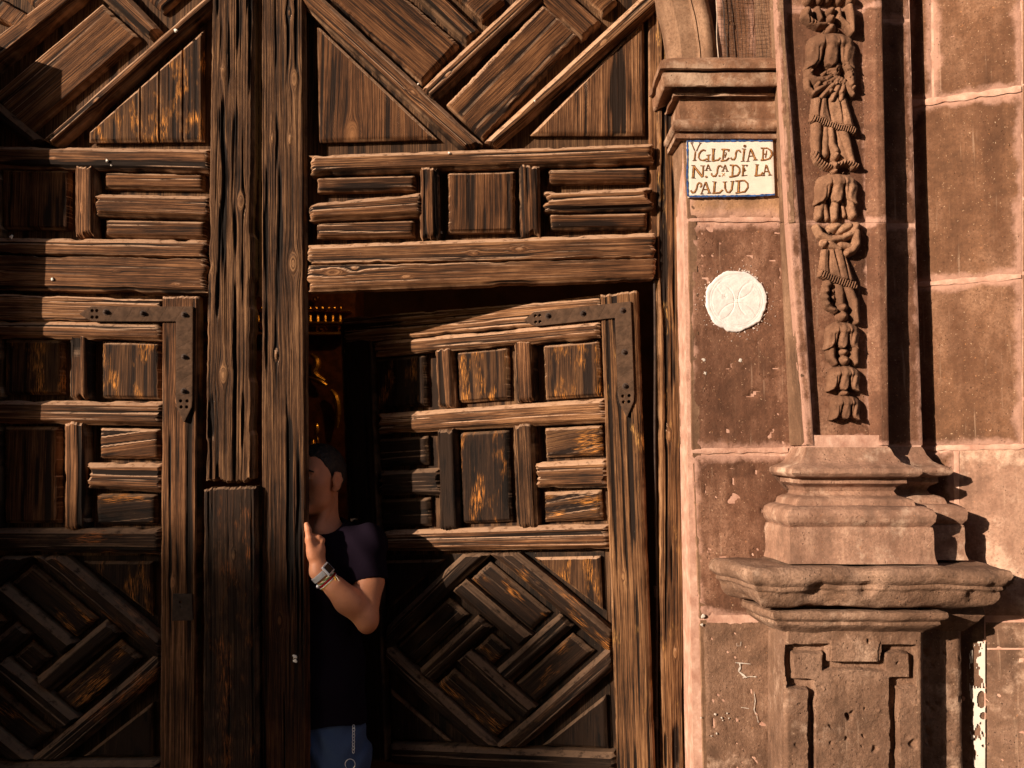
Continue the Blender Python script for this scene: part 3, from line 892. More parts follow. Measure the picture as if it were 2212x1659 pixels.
def rivet(name, par, x, z, y, r=.0085, h=.012, mat=None):
    V = []; Fc = []; prof = [(1.25, 0), (1.2, .16), (.75, .25), (.70, .75), (.45, .98), (0, 1.05)]; S = 14
    for (rr, hh) in prof:
        for k in range(S):
            a = 2 * math.pi * k / S; V.append((x + r * rr * math.cos(a), y - h * hh, z + r * rr * math.sin(a)))
    for i in range(len(prof) - 1):
        for k in range(S):
            l = (k + 1) % S; Fc.append((i * S + k, i * S + l, (i + 1) * S + l, (i + 1) * S + k))
    return build(name, V, Fc, mat or IRONDARK, par)

def make_wicket(root, tone):
    """built closed, where the left one stands; tone picks which boards are dark"""
    W = root
    up = W_WEATHER if tone == 0 else W_PALE
    lo = W_DARK
    relief('backing_board', q4([(-285, 1690), (425, 1690), (425, 640), (-285, 640)], YB), W_BACK if tone else W_BACK, W, thick=.02, bev=(0,) * 4, amp=.0008, grain=UP, res=(.012, .006))
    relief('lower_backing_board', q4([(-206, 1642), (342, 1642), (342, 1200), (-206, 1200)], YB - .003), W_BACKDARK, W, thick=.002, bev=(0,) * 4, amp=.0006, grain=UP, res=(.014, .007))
    # frame
    hrail('rail', W, -292, 353, 624, 646, 688, 695, mat=W_PALE, amp=.0026, y=YF - .004, bw=.006, drop=.006)
    hrail('rail', W, -212, 352, 689, 696, 727, 736, mat=up, bw=.014, drop=.012)
    relief('stile', q4([(343, 1690), (349, 637), (430, 637), (424, 1690)], YF), W_FRAME if tone else W_WEATHER, W, thick=.045, bev=(.004, .006, .010, 0), drop=.010, amp=.0022,
           ragged=.4, knots=((1.2, .05, .008), (.62, .04, .007)))
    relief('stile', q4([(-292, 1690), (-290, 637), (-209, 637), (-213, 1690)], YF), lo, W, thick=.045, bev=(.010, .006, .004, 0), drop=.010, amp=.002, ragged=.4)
    hrail('rail', W, -209, 356, 862, 866, 912, 921, mat=up, amp=.0022)
    hrail('rail', W, -209, 350, 1142, 1142, 1192, 1199, mat=W_POSTLOW if tone == 0 else W_WEATHER, amp=.0022)
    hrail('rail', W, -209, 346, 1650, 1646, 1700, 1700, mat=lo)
    # upper squares
    panel('panel', W, rect(216, 736, 346, 860, 0, 2), mat=W_STREAK, grain=UP)
    vrail('muntin', W, 143, 190, 713, 866, mat=W_WEATHER, amp=.0032, cracks=1.4)
    panel('panel', W, rect(6, 732, 134, 852, 0, 1), mat=W_STREAK, grain=UP)
    vrail('muntin', W, -51, -4, 713, 866, mat=up, amp=.002)
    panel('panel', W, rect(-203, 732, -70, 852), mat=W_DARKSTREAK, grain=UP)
    # second tier
    panel('panel', W, rect(212, 923, 345, 990, 0, 2), mat=W_PANEL if tone == 0 else W_STREAK, grain=(1, 0, .12))
    hrail('rail', W, 180, 355, 999, 999, 1058, 1065, mat=up)
    panel('panel', W, rect(204, 1067, 338, 1134), mat=W_STREAK if tone else W_DARKSTREAK, grain=(1, 0, .1))
    vrail('muntin', W, 134, 184, 903, 1152, mat=W_WEATHER if tone == 0 else W_POST, amp=.0022)
    panel('panel', W, rect(5, 921, 128, 1131), mat=W_PANEL if tone == 0 else W_DARKSTREAK, grain=UP)
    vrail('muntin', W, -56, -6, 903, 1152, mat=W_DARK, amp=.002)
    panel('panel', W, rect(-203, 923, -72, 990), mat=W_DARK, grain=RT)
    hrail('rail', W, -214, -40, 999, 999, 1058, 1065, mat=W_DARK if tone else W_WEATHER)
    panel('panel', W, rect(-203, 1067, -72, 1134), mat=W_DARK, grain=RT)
    # lower field: pinwheel set in a lozenge
    cx, cy = 66., 1421.; ca, sa = .766, .643
    def ab(a, b): return (cx + (a + b) * ca, cy - (b - a) * sa)
    xr, xl, yt, yb = 345 - cx, cx + 209, cy - 1201, 1648 - cy     # half sizes of the field
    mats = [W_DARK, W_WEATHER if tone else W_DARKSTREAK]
    # outer bars, cut to the frame
    b0, b1 = 170, 216
    def onTop(b): a = b - yt / sa; return ab(a, b)
    def onRight(b): a = xr / ca - b; return ab(a, b)
    diag('diagonal_bar', W, onTop(b0), onRight(b0), onRight(b1), onTop(b1), mat=W_DARKSTREAK if tone else W_POSTLOW, knots=((.2, .03, .006),))
    def onRightA(a): b = xr / ca - a; return ab(a, b)
    def onBotA(a): b = a - yb / sa; return ab(a, b)
    diag('diagonal_bar', W, onBotA(b1), onRightA(b1), onRightA(b0), onBotA(b0), mat=W_POSTLOW)
    def onBotB(b): a = b + yb / sa; return ab(a, b)
    def onLeftB(b): a = -xl / ca - b; return ab(a, b)
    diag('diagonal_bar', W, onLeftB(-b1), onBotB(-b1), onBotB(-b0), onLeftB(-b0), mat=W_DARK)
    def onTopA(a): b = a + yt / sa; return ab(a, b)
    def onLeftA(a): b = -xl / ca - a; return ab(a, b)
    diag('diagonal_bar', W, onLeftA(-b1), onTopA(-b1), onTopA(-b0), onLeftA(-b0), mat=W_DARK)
    w0, w1 = 40, 84
    yi = YF + .003
    diag('diagonal_bar', W, ab(-168, w0), ab(w0 - 2, w0), ab(w0 - 2, w1), ab(-168, w1), mat=W_DARK, y=yi)
    diag('diagonal_bar', W, ab(w1, -38), ab(w1, 168), ab(w0, 168), ab(w0, -38), mat=W_DARK, y=yi)
    diag('diagonal_bar', W, ab(-38, -w1), ab(168, -w1), ab(168, -w0), ab(-38, -w0), mat=W_DARK, y=yi)
    diag('diagonal_bar', W, ab(-w0, -168), ab(-w0, 38), ab(-w1, 38), ab(-w1, -168), mat=W_DARK, y=yi)
    ps = W_DARKSTREAK
    panel('panel', W, [ab(-156, 96), ab(30, 96), ab(30, 159), ab(-156, 159)], mat=ps)
    panel('panel', W, [ab(158, -28), ab(158, 157), ab(95, 157), ab(95, -28)], mat=ps)
    panel('panel', W, [ab(-28, -159), ab(157, -159), ab(157, -96), ab(-28, -96)], mat=ps)
    panel('panel', W, [ab(-96, -157), ab(-96, 28), ab(-159, 28), ab(-159, -157)], mat=W_DARK)
    panel('panel', W, [ab(-29, -29), ab(29, -29), ab(29, 29), ab(-29, 29)], mat=ps)
    # corner triangles
    tm = W_DARKSTREAK
    def triangle(cxn, cyn, ax, ay, mat):
        # right angle at (cxn, cyn); legs ax along u and ay along v
        pts = [(cxn, cyn), (cxn + ax, cyn), (cxn + ax, cyn + (6 if ay > 0 else -6) * .2), (cxn, cyn + ay)]
        c = q4(pts, YP + .004)
        relief('corner_panel', c, mat, W, thick=.018, bev=(.008, 0, .008, .008), drop=.008, amp=.0008, grain=UP)
    triangle(cx + xr - 16, cy - yt + 12, -150, 118, W_STREAK if tone else W_DARKSTREAK)
    triangle(cx + xr - 16, cy + yb - 12, -150, -118, W_DARK)
    triangle(cx - xl + 16, cy - yt + 12, 150, 118, W_DARK)
    triangle(cx - xl + 16, cy + yb - 12, 150, -118, W_DARK)
    # iron corner strap
    ys = YF - .009
    m = lambda u, v: (P(u, v, ys)[0], P(u, v, ys)[2])
    hpoly = [m(171, 678), m(186, 668), m(196, 662), m(416, 662), m(416, 694), m(200, 694), m(186, 688)]
    vpoly = [m(381, 662), m(416, 662), m(415, 862), m(412, 878), m(397, 913), m(382, 878), m(379, 862)]
    un = [m(171, 678), m(186, 668), m(196, 662), m(416, 662), m(415, 862), m(413, 880), m(397, 913), m(382, 880), m(379, 862), m(380, 694), m(200, 694), m(186, 688)]
    holes = []
    for (hu, hv) in ((199, 671), (199, 685), (209, 671), (209, 685)): holes.append((*m(hu, hv), .0055, 1.0))
    for (hu, hv) in ((390, 866), (404, 866), (391, 879), (403, 879)): holes.append((*m(hu, hv), .0055, 1.0))
    eng = []
    for k in range(5): eng.append((m(235 + k * 36, 692), m(235 + k * 36 + 18, 664)))
    for k in range(6): eng.append((m(381, 730 + k * 24), m(414, 712 + k * 24)))
    for vv in (716, 757, 800, 856): eng.append((m(380, vv), m(415, vv)))
    st = plate_field([un], holes, .0022, ys, .010, None, 'iron_strap', IRON, W, seed=3, engr=eng)
    subparent(st)
    for (ru, rv) in ((229, 674), (309, 677), (398, 680), (398, 771), (397, 845)):
        x, z = m(ru, rv); rivet('rivet', st, x, z, ys + .001, .0088, .013)

WORG = P(430, 1690, 0)
WL = thing('wicket_door', (WORG[0], YB, WORG[2]), 'closed small wicket door at far left, its right edge by the centre post', 'door')
make_wicket(WL, 0)
lockp = [(P(u, v, YF - .004)[0], P(u, v, YF - .004)[2]) for (u, v) in ((374, 1283), (415, 1283), (417, 1340), (372, 1341))]
kh = [(P(391, 1300, YF)[0], P(391, 1300, YF)[2], .0045, 1), (P(391, 1310, YF)[0], P(391, 1310, YF)[2], .0035, .8)]
plate_field([lockp], kh, .003, YF - .006, .008, None, 'lock_plate', IRONDARK, WL, seed=9)
for (u0, v0, u1, v1) in ((421, 640, 426, 1690),):
    relief('edge_bead', q4([(u0 - 1, v1), (u0 + 4, v0), (u1 + 4, v0), (u1 - 1, v1)], YF + .012), W_DARKSTREAK, WL, thick=.03, bev=(.002,) * 4, drop=.002)
WR = thing('wicket_door', (WORG[0], YB, WORG[2]), 'open wicket door swung inward behind the man, iron corner strap at its top right', 'door')
make_wicket(WR, 1)
hinge = P(1399, 1690, 0)
OPEN_ANG = math.radians(18.6); SAG = math.radians(.5)
WR.location = (hinge[0] + .002, -.036, hinge[2] + .020)
WR.rotation_euler = (0, -SAG, -OPEN_ANG)
def rack(o, k):
    """the old leaf has dropped out of square towards its free edge"""
    if o.type == 'MESH':
        n_ = len(o.data.vertices); co = np.empty(n_ * 3, np.float32); o.data.vertices.foreach_get('co', co); co = co.reshape(-1, 3)
        co[:, 2] += k * co[:, 0]; o.data.vertices.foreach_set('co', co.ravel()); o.data.update()
    for c_ in o.children: rack(c_, k)
rack(WR, .050)
# ------------------------------------------------------------------ right pier with its impost
YPI = -.200    # pier face
def blk(name, par, pts, y, mat, thick=.05, amp=.0016, bv=.006, dr=.004, **kw):
    kw.setdefault('res', (.008, .008))
    return relief(name, q4(pts, y), mat, par, thick=thick, bev=kw.pop('bev', (bv,) * 4), drop=dr, amp=amp, kind='stone', **kw)
PIER = thing('door_pier', (.8, YPI, .1), 'right stone pier of the doorway carrying the tile sign and the white disc', 'pier')
# mortar core a few millimetres behind the faces of the blocks
def core(par, pts, y, back, mat=None):
    c = [P(u, v, y) for (u, v) in pts]
    V = [tuple(p) for p in c] + [(p[0], back, p[2]) for p in c]
    return build('mortar', V, [(0, 3, 2, 1), (0, 1, 5, 4), (1, 2, 6, 5), (2, 3, 7, 6), (3, 0, 4, 7), (4, 5, 6, 7)], mat or MORTAR, par, smooth=False)
core(PIER, [(1500, 1760), (1474, 300), (1745, 300), (1745, 1760)], YPI + .004, -.03)
blk('stone_block', PIER, [(1483, 470), (1474, 300), (1745, 300), (1745, 470)], YPI, ST_SIGN, bev=(.012, .004, .004, .004), dr=.005, amp=.002)
blk('stone_block', PIER, [(1492, 968), (1484, 482), (1745, 482), (1745, 966)], YPI, ST, bev=(.012,) * 4, dr=.004, amp=.0022, holes=())
blk('stone_block', PIER, [(1508, 1330), (1494, 984), (1745, 984), (1745, 1330)], YPI, ST, bev=(.012,) * 4, dr=.004, amp=.0024)
blk('stone_block', PIER, [(1520, 1760), (1509, 1340), (1745, 1340), (1745, 1760)], YPI, ST_LOW, bev=(.02,) * 4, dr=.008, amp=.0028)
# lime washed reveal turning into the doorway
def revealblk(v0, v1, u0, u1, r0, r1):
    A = P(u1, v1, YPI - .001); B = P(u0, v0, YPI - .001)
    Af = P(r1, v1, -.05); Bf = P(r0, v0, -.05)
    n = np.cross(np.array(B) - A, Af - A); n /= np.linalg.norm(n)
    if n[0] > 0: n = -n
    relief('reveal_block', [A, B, Bf, Af], ST_REVEAL, PIER, n=n, thick=.03, bev=(.010, .002, .004, .002), drop=.005, amp=.0012, kind='stone', res=(.01, .008))
revealblk(300, 474, 1472, 1483, 1450, 1458)
revealblk(478, 972, 1484, 1492, 1460, 1466)
revealblk(978, 1336, 1494, 1508, 1468, 1472)
revealblk(1340, 1760, 1509, 1520, 1474, 1480)
IM = subparent  # alias
zc = lambda v, y=-.25: P(1500, v, y)[2]
xi = P(1470, 240, YPI)[0]
xe = P(1672, 240, YPI)[0] + .02
ipath = [(xi, -.02), (xi, YPI), (xe, YPI)]
yo = -.27
pr = lambda lst: [(o_, P(1500, v, YPI - max(o_, 0))[2]) for (o_, v) in lst]
slab = pr([(.0, 124), (.060, 127), (.074, 131), (.077, 136), (.076, 147), (.070, 151), (.046, 152), (.046, 156), (.066, 157), (.064, 172), (.062, 184), (.058, 187),
           (.014, 188), (.010, 194), (.010, 200), (.028, 201), (.026, 207), (.006, 208), (.002, 217)])
sweep('impost_cornice', ipath, slab, ST_IMPOST, PIER, amp=.0020, seed=41, chip=.006)
frz = pr([(.003, 214), (.006, 232), (.003, 248), (.000, 259)])
sweep('impost_frieze', ipath, frz, ST_IMPOST, PIER, amp=.0012, seed=43)
tor = pr([(.0, 255), (.014, 257), (.026, 261), (.031, 268), (.030, 276), (.022, 283), (.004, 285), (.004, 288), (.021, 290), (.020, 299), (.010, 303), (.0, 305)])
sweep('impost_torus', ipath, tor, ST_IMPOST, PIER, amp=.0018, seed=47, chip=.003)

# arch ring rising from the impost, curving left over the door
ARCH = thing('door_arch', (.5, -.15, 2.9), 'moulded stone arch springing from the impost above the door frame', 'arch')
zs = P(1500, 133, -.2)[2]; cxA = -.80
def xat(u, y): return P(u, 131, y)[0]
aprof = [(xat(1444, -.09), -.03), (xat(1444, -.09), -.09), (xat(1447, -.10), -.105), (xat(1471, -.145), -.135), (xat(1474, -.150), -.150), (xat(1476, -.150), -.150), (xat(1508, -.150), -.152),
         (xat(1512, -.155), -.165), (xat(1514, -.16), -.158), (xat(1519, -.17), -.165), (xat(1524, -.18), -.182), (xat(1532, -.19), -.190), (xat(1541, -.185), -.186), (xat(1548, -.17), -.172),
         (xat(1551, -.16), -.155), (xat(1552, -.15), -.05)]
pp = []
for (a, b) in zip(aprof[:-1], aprof[1:]):
    l = math.hypot(b[0] - a[0], b[1] - a[1]); k = max(1, int(l / .007))
    for i in range(k): pp.append((a[0] + (b[0] - a[0]) * i / k, a[1] + (b[1] - a[1]) * i / k))
pp.append(aprof[-1]); pp = np.array(pp)
AN = 110
V = []
for i in range(AN):
    th = 1.15 * i / (AN - 1); sq = .80
    R = pp[:, 0] - cxA
    V.append(np.stack([cxA + R * np.cos(th), pp[:, 1], zs - .01 + R * np.sin(th) * sq + .0 * R], 1))
V = np.array(V)
V[..., 1] -= .0018 * (fbm3(V, 12, 5, 3) * 2 + fbm3(V, 50, 6, 3))
V[..., 0] += .0020 * fbm3(V, 15, 8, 3)
build('arch_moulding', V.reshape(-1, 3), grid_faces(V.shape[0], V.shape[1], flip=False), ST_REVEAL, ARCH,
      uv=np.zeros((V.shape[0] * V.shape[1], 2)), attrs={'edge': np.full(V.shape[0] * V.shape[1], .5), 'hgt': np.zeros(V.shape[0] * V.shape[1])}, sharp=1.0)
SP = thing('spandrel_wall', (.85, -.1, 3.0), 'narrow strip of stone wall behind the bird net above the impost', 'wall')
blk('stone_block', SP, [(1548, 150), (1548, -160), (1625, -160), (1635, 150)], -.158, ST_WALL, thick=.02, amp=.002)
blk('stone_block', SP, [(1637, 150), (1627, -160), (1700, -160), (1700, 150)], -.172, ST_REVEAL, thick=.05, amp=.002)
# bird net
NET = thing('bird_net', tuple(P(1610, 60, -.19)), 'square meshed bird net stretched over the recess between arch and pilaster', 'net')
parts = []
nr_ = random.Random(3)
for i in range(14):
    u = 1553 + i * 8.6; a = nr_.uniform(-.8, .8)
    parts.append(tube([P(u + a + 1.2 * math.sin(v / 30 + i) - (131 - v) * .045, v, -.180 + .003 * math.sin(v / 40. + i * .7)) for v in range(-60, 134, 16)], .00050, 4))
for j in range(22):
    v = -55 + j * 8.8; a = nr_.uniform(-.8, .8)
    parts.append(tube([P(u - (131 - v) * .045, v + a + 2.5 * math.sin((u - 1550) / 38.), -.180 + .003 * math.sin(v / 40. + (u - 1553) / 7 * .7)) for u in range(1553, 1668, 10)], .00050, 4))
v_, f_ = join(parts)
NETM = plain('net_cord', (.05, .035, .03), .8, .2)
build('mesh', v_, f_, NETM, NET)
cordM = plain('net_edge_cord', (.42, .32, .25), .8, .2)
v_, f_ = tube([P(1551 - (131 - v) * .03 + 1.2 * math.sin(v / 17), v, -.192) for v in range(-60, 136, 8)], .0016, 6)
build('border_cord', v_, f_, cordM, NET)
v_, f_ = tube([P(1572 - (131 - v) * .085 + .8 * math.sin(v / 13), v, -.187) for v in range(-60, 136, 8)], .0018, 6)
build('border_cord', v_, f_, NETM, NET)

# ------------------------------------------------------------------ pilaster
YSH = -.320; YBK = -.245; YWL = -.165
PIL = thing('pilaster', (1.05, YSH, .9), 'carved stone pilaster with a hanging garland of flowers and cloth, standing on a moulded base', 'pilaster')
def lerp(a, b, t): return a + (b - a) * t
def sx(v):      # shaft front left edge
    return np.interp(v, [-160, 0, 150, 469, 928, 975], [1672, 1677, 1682, 1701, 1737, 1741])
def sr(v): return np.interp(v, [-160, 0, 487, 928, 975], [1902, 1905, 1915, 1920, 1921])
def rl(v): return np.interp(v, [-160, 0, 240, 487, 930, 975], [1685, 1692, 1706, 1728, 1757, 1760])      # recess left
def rr(v): return np.interp(v, [-160, 0, 487, 950, 975], [1886, 1888, 1896, 1903, 1903])
def sl(v): return np.interp(v, [-160, 0, 131, 469, 928, 975], [1655, 1662, 1667, 1682, 1701, 1704])      # back edge of the left flank
RD = .026
segs = [(-160, 19.4), (20, 480.4), (481, 962)]
for (v0, v1) in segs:
    n_ = 4
    # side flank
    A = P(sx(v1), v1, YSH + .001); B = P(sx(v0), v0, YSH + .001); Bf = P(sl(v0), v0, YPI + .01); Af = P(sl(v1), v1, YPI + .01)
    nn = np.cross(B - A, Af - A); nn /= np.linalg.norm(nn)
    if nn[0] > 0: nn = -nn
    relief('flank_block', [A, B, Bf, Af], ST_REVEAL, PIL, n=nn, thick=.02, bev=(.006, .004, .003, .004), drop=.003, amp=.0010, kind='stone', res=(.01, .006))
    vb = v1 if v1 < 900 else 948
    relief('shaft_border', [P(sx(v1), v1, YSH), P(sx(v0), v0, YSH), P(rl(v0), v0, YSH), P(rl(v1), v1, YSH)], ST_PILASTER, PIL, thick=RD + .01,
           bev=(.005, .004, .003, .004), drop=.003, amp=.0012, kind='stone', res=(.008, .005))
    relief('shaft_border', [P(rr(v1) - 12, v1, YSH), P(rr(v0) - 12, v0, YSH), P(sr(v0), v0, YSH), P(sr(v1), v1, YSH)], ST_PILASTER, PIL, thick=.10,
           bev=(.0005, .004, .004, .004), drop=.003, amp=.0012, kind='stone', res=(.008, .005)) if False else None
    # right border with a splayed inner cheek catching the sun
    ins = []
    V = []
    for v in np.linspace(v1, v0, 90):
        a = P(rr(v) - 26, v, YSH + RD); b = P(rr(v) - 8, v, YSH + .010); c = P(rr(v), v, YSH); d = P(sr(v) - 1.5, v, YSH); e = P(sr(v), v, YSH + .002); g = P(sr(v), v, YPI)
        row = []
        for p0, p1, k in ((a, b, 5), (b, c, 3), (c, d, 4), (d, e, 1), (e, g, 5)):
            for q in range(k): row.append(p0 + (p1 - p0) * q / k)
        row.append(g); V.append(row)
    V = np.array(V); V[..., 1] -= .0014 * (fbm3(V, 12, 15, 3) * 2 + fbm3(V, 50, 16, 3)); V[..., 0] += .0010 * fbm3(V, 30, 18, 3)
    k0, k1 = V.shape[:2]
    zed = np.minimum(np.abs(V[..., 2] - V[0, 0, 2]), np.abs(V[..., 2] - V[-1, 0, 2]))
    build('shaft_border', V.reshape(-1, 3), grid_faces(k0, k1, flip=True), ST_PILASTER, PIL, uv=np.zeros((k0 * k1, 2)), attrs={'edge': zed, 'hgt': zed * 0}, sharp=1.1)
    relief('shaft_ground', [P(rl(vb) - 3, vb, YSH + RD), P(rl(v0) - 3, v0, YSH + RD), P(rr(v0) - 18, v0, YSH + RD), P(rr(vb) - 18, vb, YSH + RD)], ST_PILASTER, PIL, thick=.05,
           bev=(0,) * 4, drop=.003, amp=.0018, kind='stone', res=(.008, .006), seed=61)
relief('shaft_foot', [P(1740, 976, YSH), P(rl(948) - 3, 948, YSH + RD * .6), P(rr(948), 948, YSH + RD * .6), P(1921, 976, YSH)], ST_PILASTER, PIL, thick=.08, bev=(0,) * 4, amp=.002, kind='stone', res=(.008, .006))
core(PIL, [(sx(978) + 3, 978), (sx(-150) + 5, -150), (sr(-150) - 3, -150), (sr(978) - 3, 978)], YSH + RD + .012, -.1)
core(PIL, [(sx(978) + 3, 978), (sx(940) + 3, 940), (sr(940) - 3, 940), (sr(978) - 3, 978)], YSH + .005, -.1)
# backing strip
for (v0, v1, a0, a1) in ((-160, 40, 1962, 1965), (46, 482, 1966, 1979), (489, 962, 1979, 1994)):
    blk('backing_block', PIL, [(1880, v1), (1880, v0), (a0, v0), (a1, v1)], YBK, ST_PILASTER, thick=.11, amp=.0015, bv=.004)
core(PIL, [(1880, 975), (1880, -160), (1960, -160), (1990, 975)], YBK + .004, -.1)

# base mouldings, swept round the shaft
def swx(u, v, y): return P(u, v, y)[0]
x0 = swx(1741, 968, YSH); x1 = swx(1921, 968, YSH)
zb = lambda v, o=0: P(1830, v, YSH - o)[2]
bprof = [(o, zb(v, o)) for (o, v) in [(.0, 966), (.004, 972), (.010, 984), (.024, 997), (.034, 1002), (.048, 1006), (.066, 1012), (.068, 1022), (.058, 1030), (.036, 1032),
                                     (.034, 1034), (.035, 1044), (.030, 1046), (.014, 1052), (.007, 1061), (.014, 1070), (.036, 1075), (.046, 1079), (.050, 1088), (.051, 1092),
                                     (.072, 1095), (.088, 1102), (.095, 1114), (.092, 1128), (.083, 1136), (.080, 1138), (.085, 1140), (.087, 1150), (.086, 1190), (.087, 1206), (.092, 1219)]]
sweep('pilaster_base', [(x0 - .01, YPI), (x0, YSH), (x1, YSH), (x1, YPI)], bprof, ST_MOULD, PIL, amp=.0022, seed=71, chip=.003, step=.009, pstep=.005)
xb1 = swx(1992, 968, YBK)
bprof2 = [(o * .95, zb(v, o) + .001) for (o, v) in [(.0, 966), (.004, 972), (.010, 984), (.024, 997), (.034, 1002), (.048, 1006), (.066, 1012), (.068, 1022), (.058, 1030), (.036, 1032),
                                     (.034, 1034), (.035, 1044), (.030, 1046), (.014, 1052), (.007, 1061), (.014, 1070), (.036, 1075), (.046, 1079), (.050, 1088), (.051, 1092),
                                     (.072, 1095), (.088, 1102), (.095, 1114), (.092, 1128), (.083, 1136), (.080, 1138), (.085, 1140), (.087, 1150), (.086, 1190), (.087, 1206), (.092, 1219)]]
sweep('backing_base', [(x1 - .02, YBK), (xb1, YBK), (xb1, YWL + .08)], bprof2, ST_MOULD, PIL, amp=.0022, seed=73, chip=.004, step=.009, pstep=.005)

# ------------------------------------------------------------------ carved garland: height fields cut to their outline
def carve(name, fn, x0, x1, y0, y1, region, lift=.0, label=None, Hs=.034):
    """fn(x, y) gives height 0..1 in drawing units of one of two measured drawings"""
    k, vo = (.29165, 0) if region == 6 else (.3124, 449.3)
    st = 4.2
    xs = np.arange(x0 - 8, x1 + 8, st); ys = np.arange(y0 - 8, y1 + 8, st)
    X, Y = np.meshgrid(xs, ys, indexing='ij')
    h = fn(X, Y)
    U = 1676.2 + k * X; Vv = vo + k * Y
    base = np.array(P(0, 0, 0))
    # vectorised projection onto the ground plane of the recess
    a = (U - 1106) / F_PX; b = (829.5 - Vv) / F_PX
    dy = _ct - b * _st; dz = _st + b * _ct; yy = YSH + RD - .004 + 0 * U
    s = (yy + CAM_D) / dy
    pos = np.stack([a * s, yy, CAM_Z + dz * s], -1)
    hh = np.clip(h, 0, 1.6)
    rgh = fbm3(pos, 60, 3, 3) * .004 + fbm3(pos, 20, 4, 2) * .005
    act = h > .02
    pos[..., 1] -= np.where(act, hh * Hs + rgh * np.minimum(hh * 3, 1), 0)
    n, m = X.shape
    cell = act[:-1, :-1] | act[1:, :-1] | act[:-1, 1:] | act[1:, 1:]
    I, J = np.nonzero(cell); q = I * m + J
    f = np.stack([q, q + 1, q + m + 1, q + m], 1)
    used = np.unique(f); mp = -np.ones(n * m, int); mp[used] = np.arange(len(used))
    V = pos.reshape(-1, 3)[used]
    o = build(name, V, mp[f][:, ::-1], ST_CARVE, PIL, sharp=None)
    return o
def dome(X, Y, cx, cy, rx, ry, ang=0., p=2.0, steep=.5):
    c, s = math.cos(math.radians(ang)), math.sin(math.radians(ang))
    dx, dy = X - cx, Y - cy
    u = (dx * c + dy * s) / rx; v = (-dx * s + dy * c) / ry
    r = (np.abs(u) ** p + np.abs(v) ** p) ** (1 / p)
    return np.clip(1 - r, 0, 1) ** steep
def strokeh(X, Y, pts, w0, w1=None, steep=.5):
    w1 = w0 if w1 is None else w1
    best = np.zeros_like(X); n = len(pts) - 1
    for i in range(n):
        (ax, ay), (bx, by) = pts[i], pts[i + 1]
        ex, ey = bx - ax, by - ay
        t = np.clip(((X - ax) * ex + (Y - ay) * ey) / (ex * ex + ey * ey), 0, 1)
        d = np.hypot(X - ax - ex * t, Y - ay - ey * t)
        w = w0 + (w1 - w0) * (i + t) / n
        best = np.maximum(best, np.clip(1 - (d / w) ** 2, 0, 1) ** steep)
    return best
def flower(X, Y, x0, x1, y0, y1, slotw=9, sk=0.):
    """bell flower hanging mouth down: a middle petal between two flaring side petals with curled tips"""
    w = x1 - x0; hgt = y1 - y0
    t = (Y - y0) / hgt; s = (X - (x0 + x1) / 2 - sk - 6 * np.sin(t * 5)) / (w / 2)
    a = np.abs(s); sgn = np.sign(s)
    half = np.interp(t, [0, .05, .12, .22, .40, .75, .92, 1.0], [.20, .52, .76, .92, .98, .93, .98, 1.0])
    cw = np.interp(t, [0, .30, .45, .62, .80, .92, .97], [.34, .30, .25, .25, .28, .20, .0])      # middle petal half width
    sl = np.interp(t, [0, .42, .46, .55, .8, 1.0], [0, 0, .04, .055, .07, .10]) * (slotw / 11.)       # slot width
    inner = np.interp(t, [0, .30, .45, .62, .80, .92, 1.0], [.34, .30, .25, .25, .29, .42, .75]) + sl
    mid_ = (a < cw) & (t > 0)
    side = (a >= inner) & (a < half) & (t > 0) & (t < 1)
    top = (t > 0) & (t <= .46) & (a < half)
    hm = (.82 + .16 * np.clip(t, 0, 1)) * np.sqrt(np.clip(1 - (a / np.maximum(cw, .01)) ** 2, 0, 1)) ** .35
    ps = np.clip((a - inner) / np.maximum(half - inner, .01), 0, 1)
    hs = (.70 + .25 * t) * np.clip(4 * ps * (1 - ps), 0, 1) ** .22 - .12 * np.exp(-((ps - .38 + .2 * t) / .07) ** 2) * sstep(.25, .5, t)
    tp = .95 * np.sqrt(np.clip(t / .30, 0, 1)) * np.clip(1 - (a / np.maximum(half, .01)) ** 2, 0, 1) ** .4
    tp = tp - .10 * np.exp(-((a - .30) / .035) ** 2) * sstep(.12, .30, t)
    h = np.where(mid_, hm, 0); h = np.where(side, np.maximum(h, hs), h)
    bl = sstep(.34, .46, t); h = np.where(top, tp * (1 - bl) + np.maximum(h, tp * .9 * (1 - bl)) * bl, h)
    h = h * (1.06 - .30 * a * a) + .03 * np.sin(s * 17 + t * 6) * (h > .3)
    return np.where(h > .03, np.maximum(h, .06), 0)
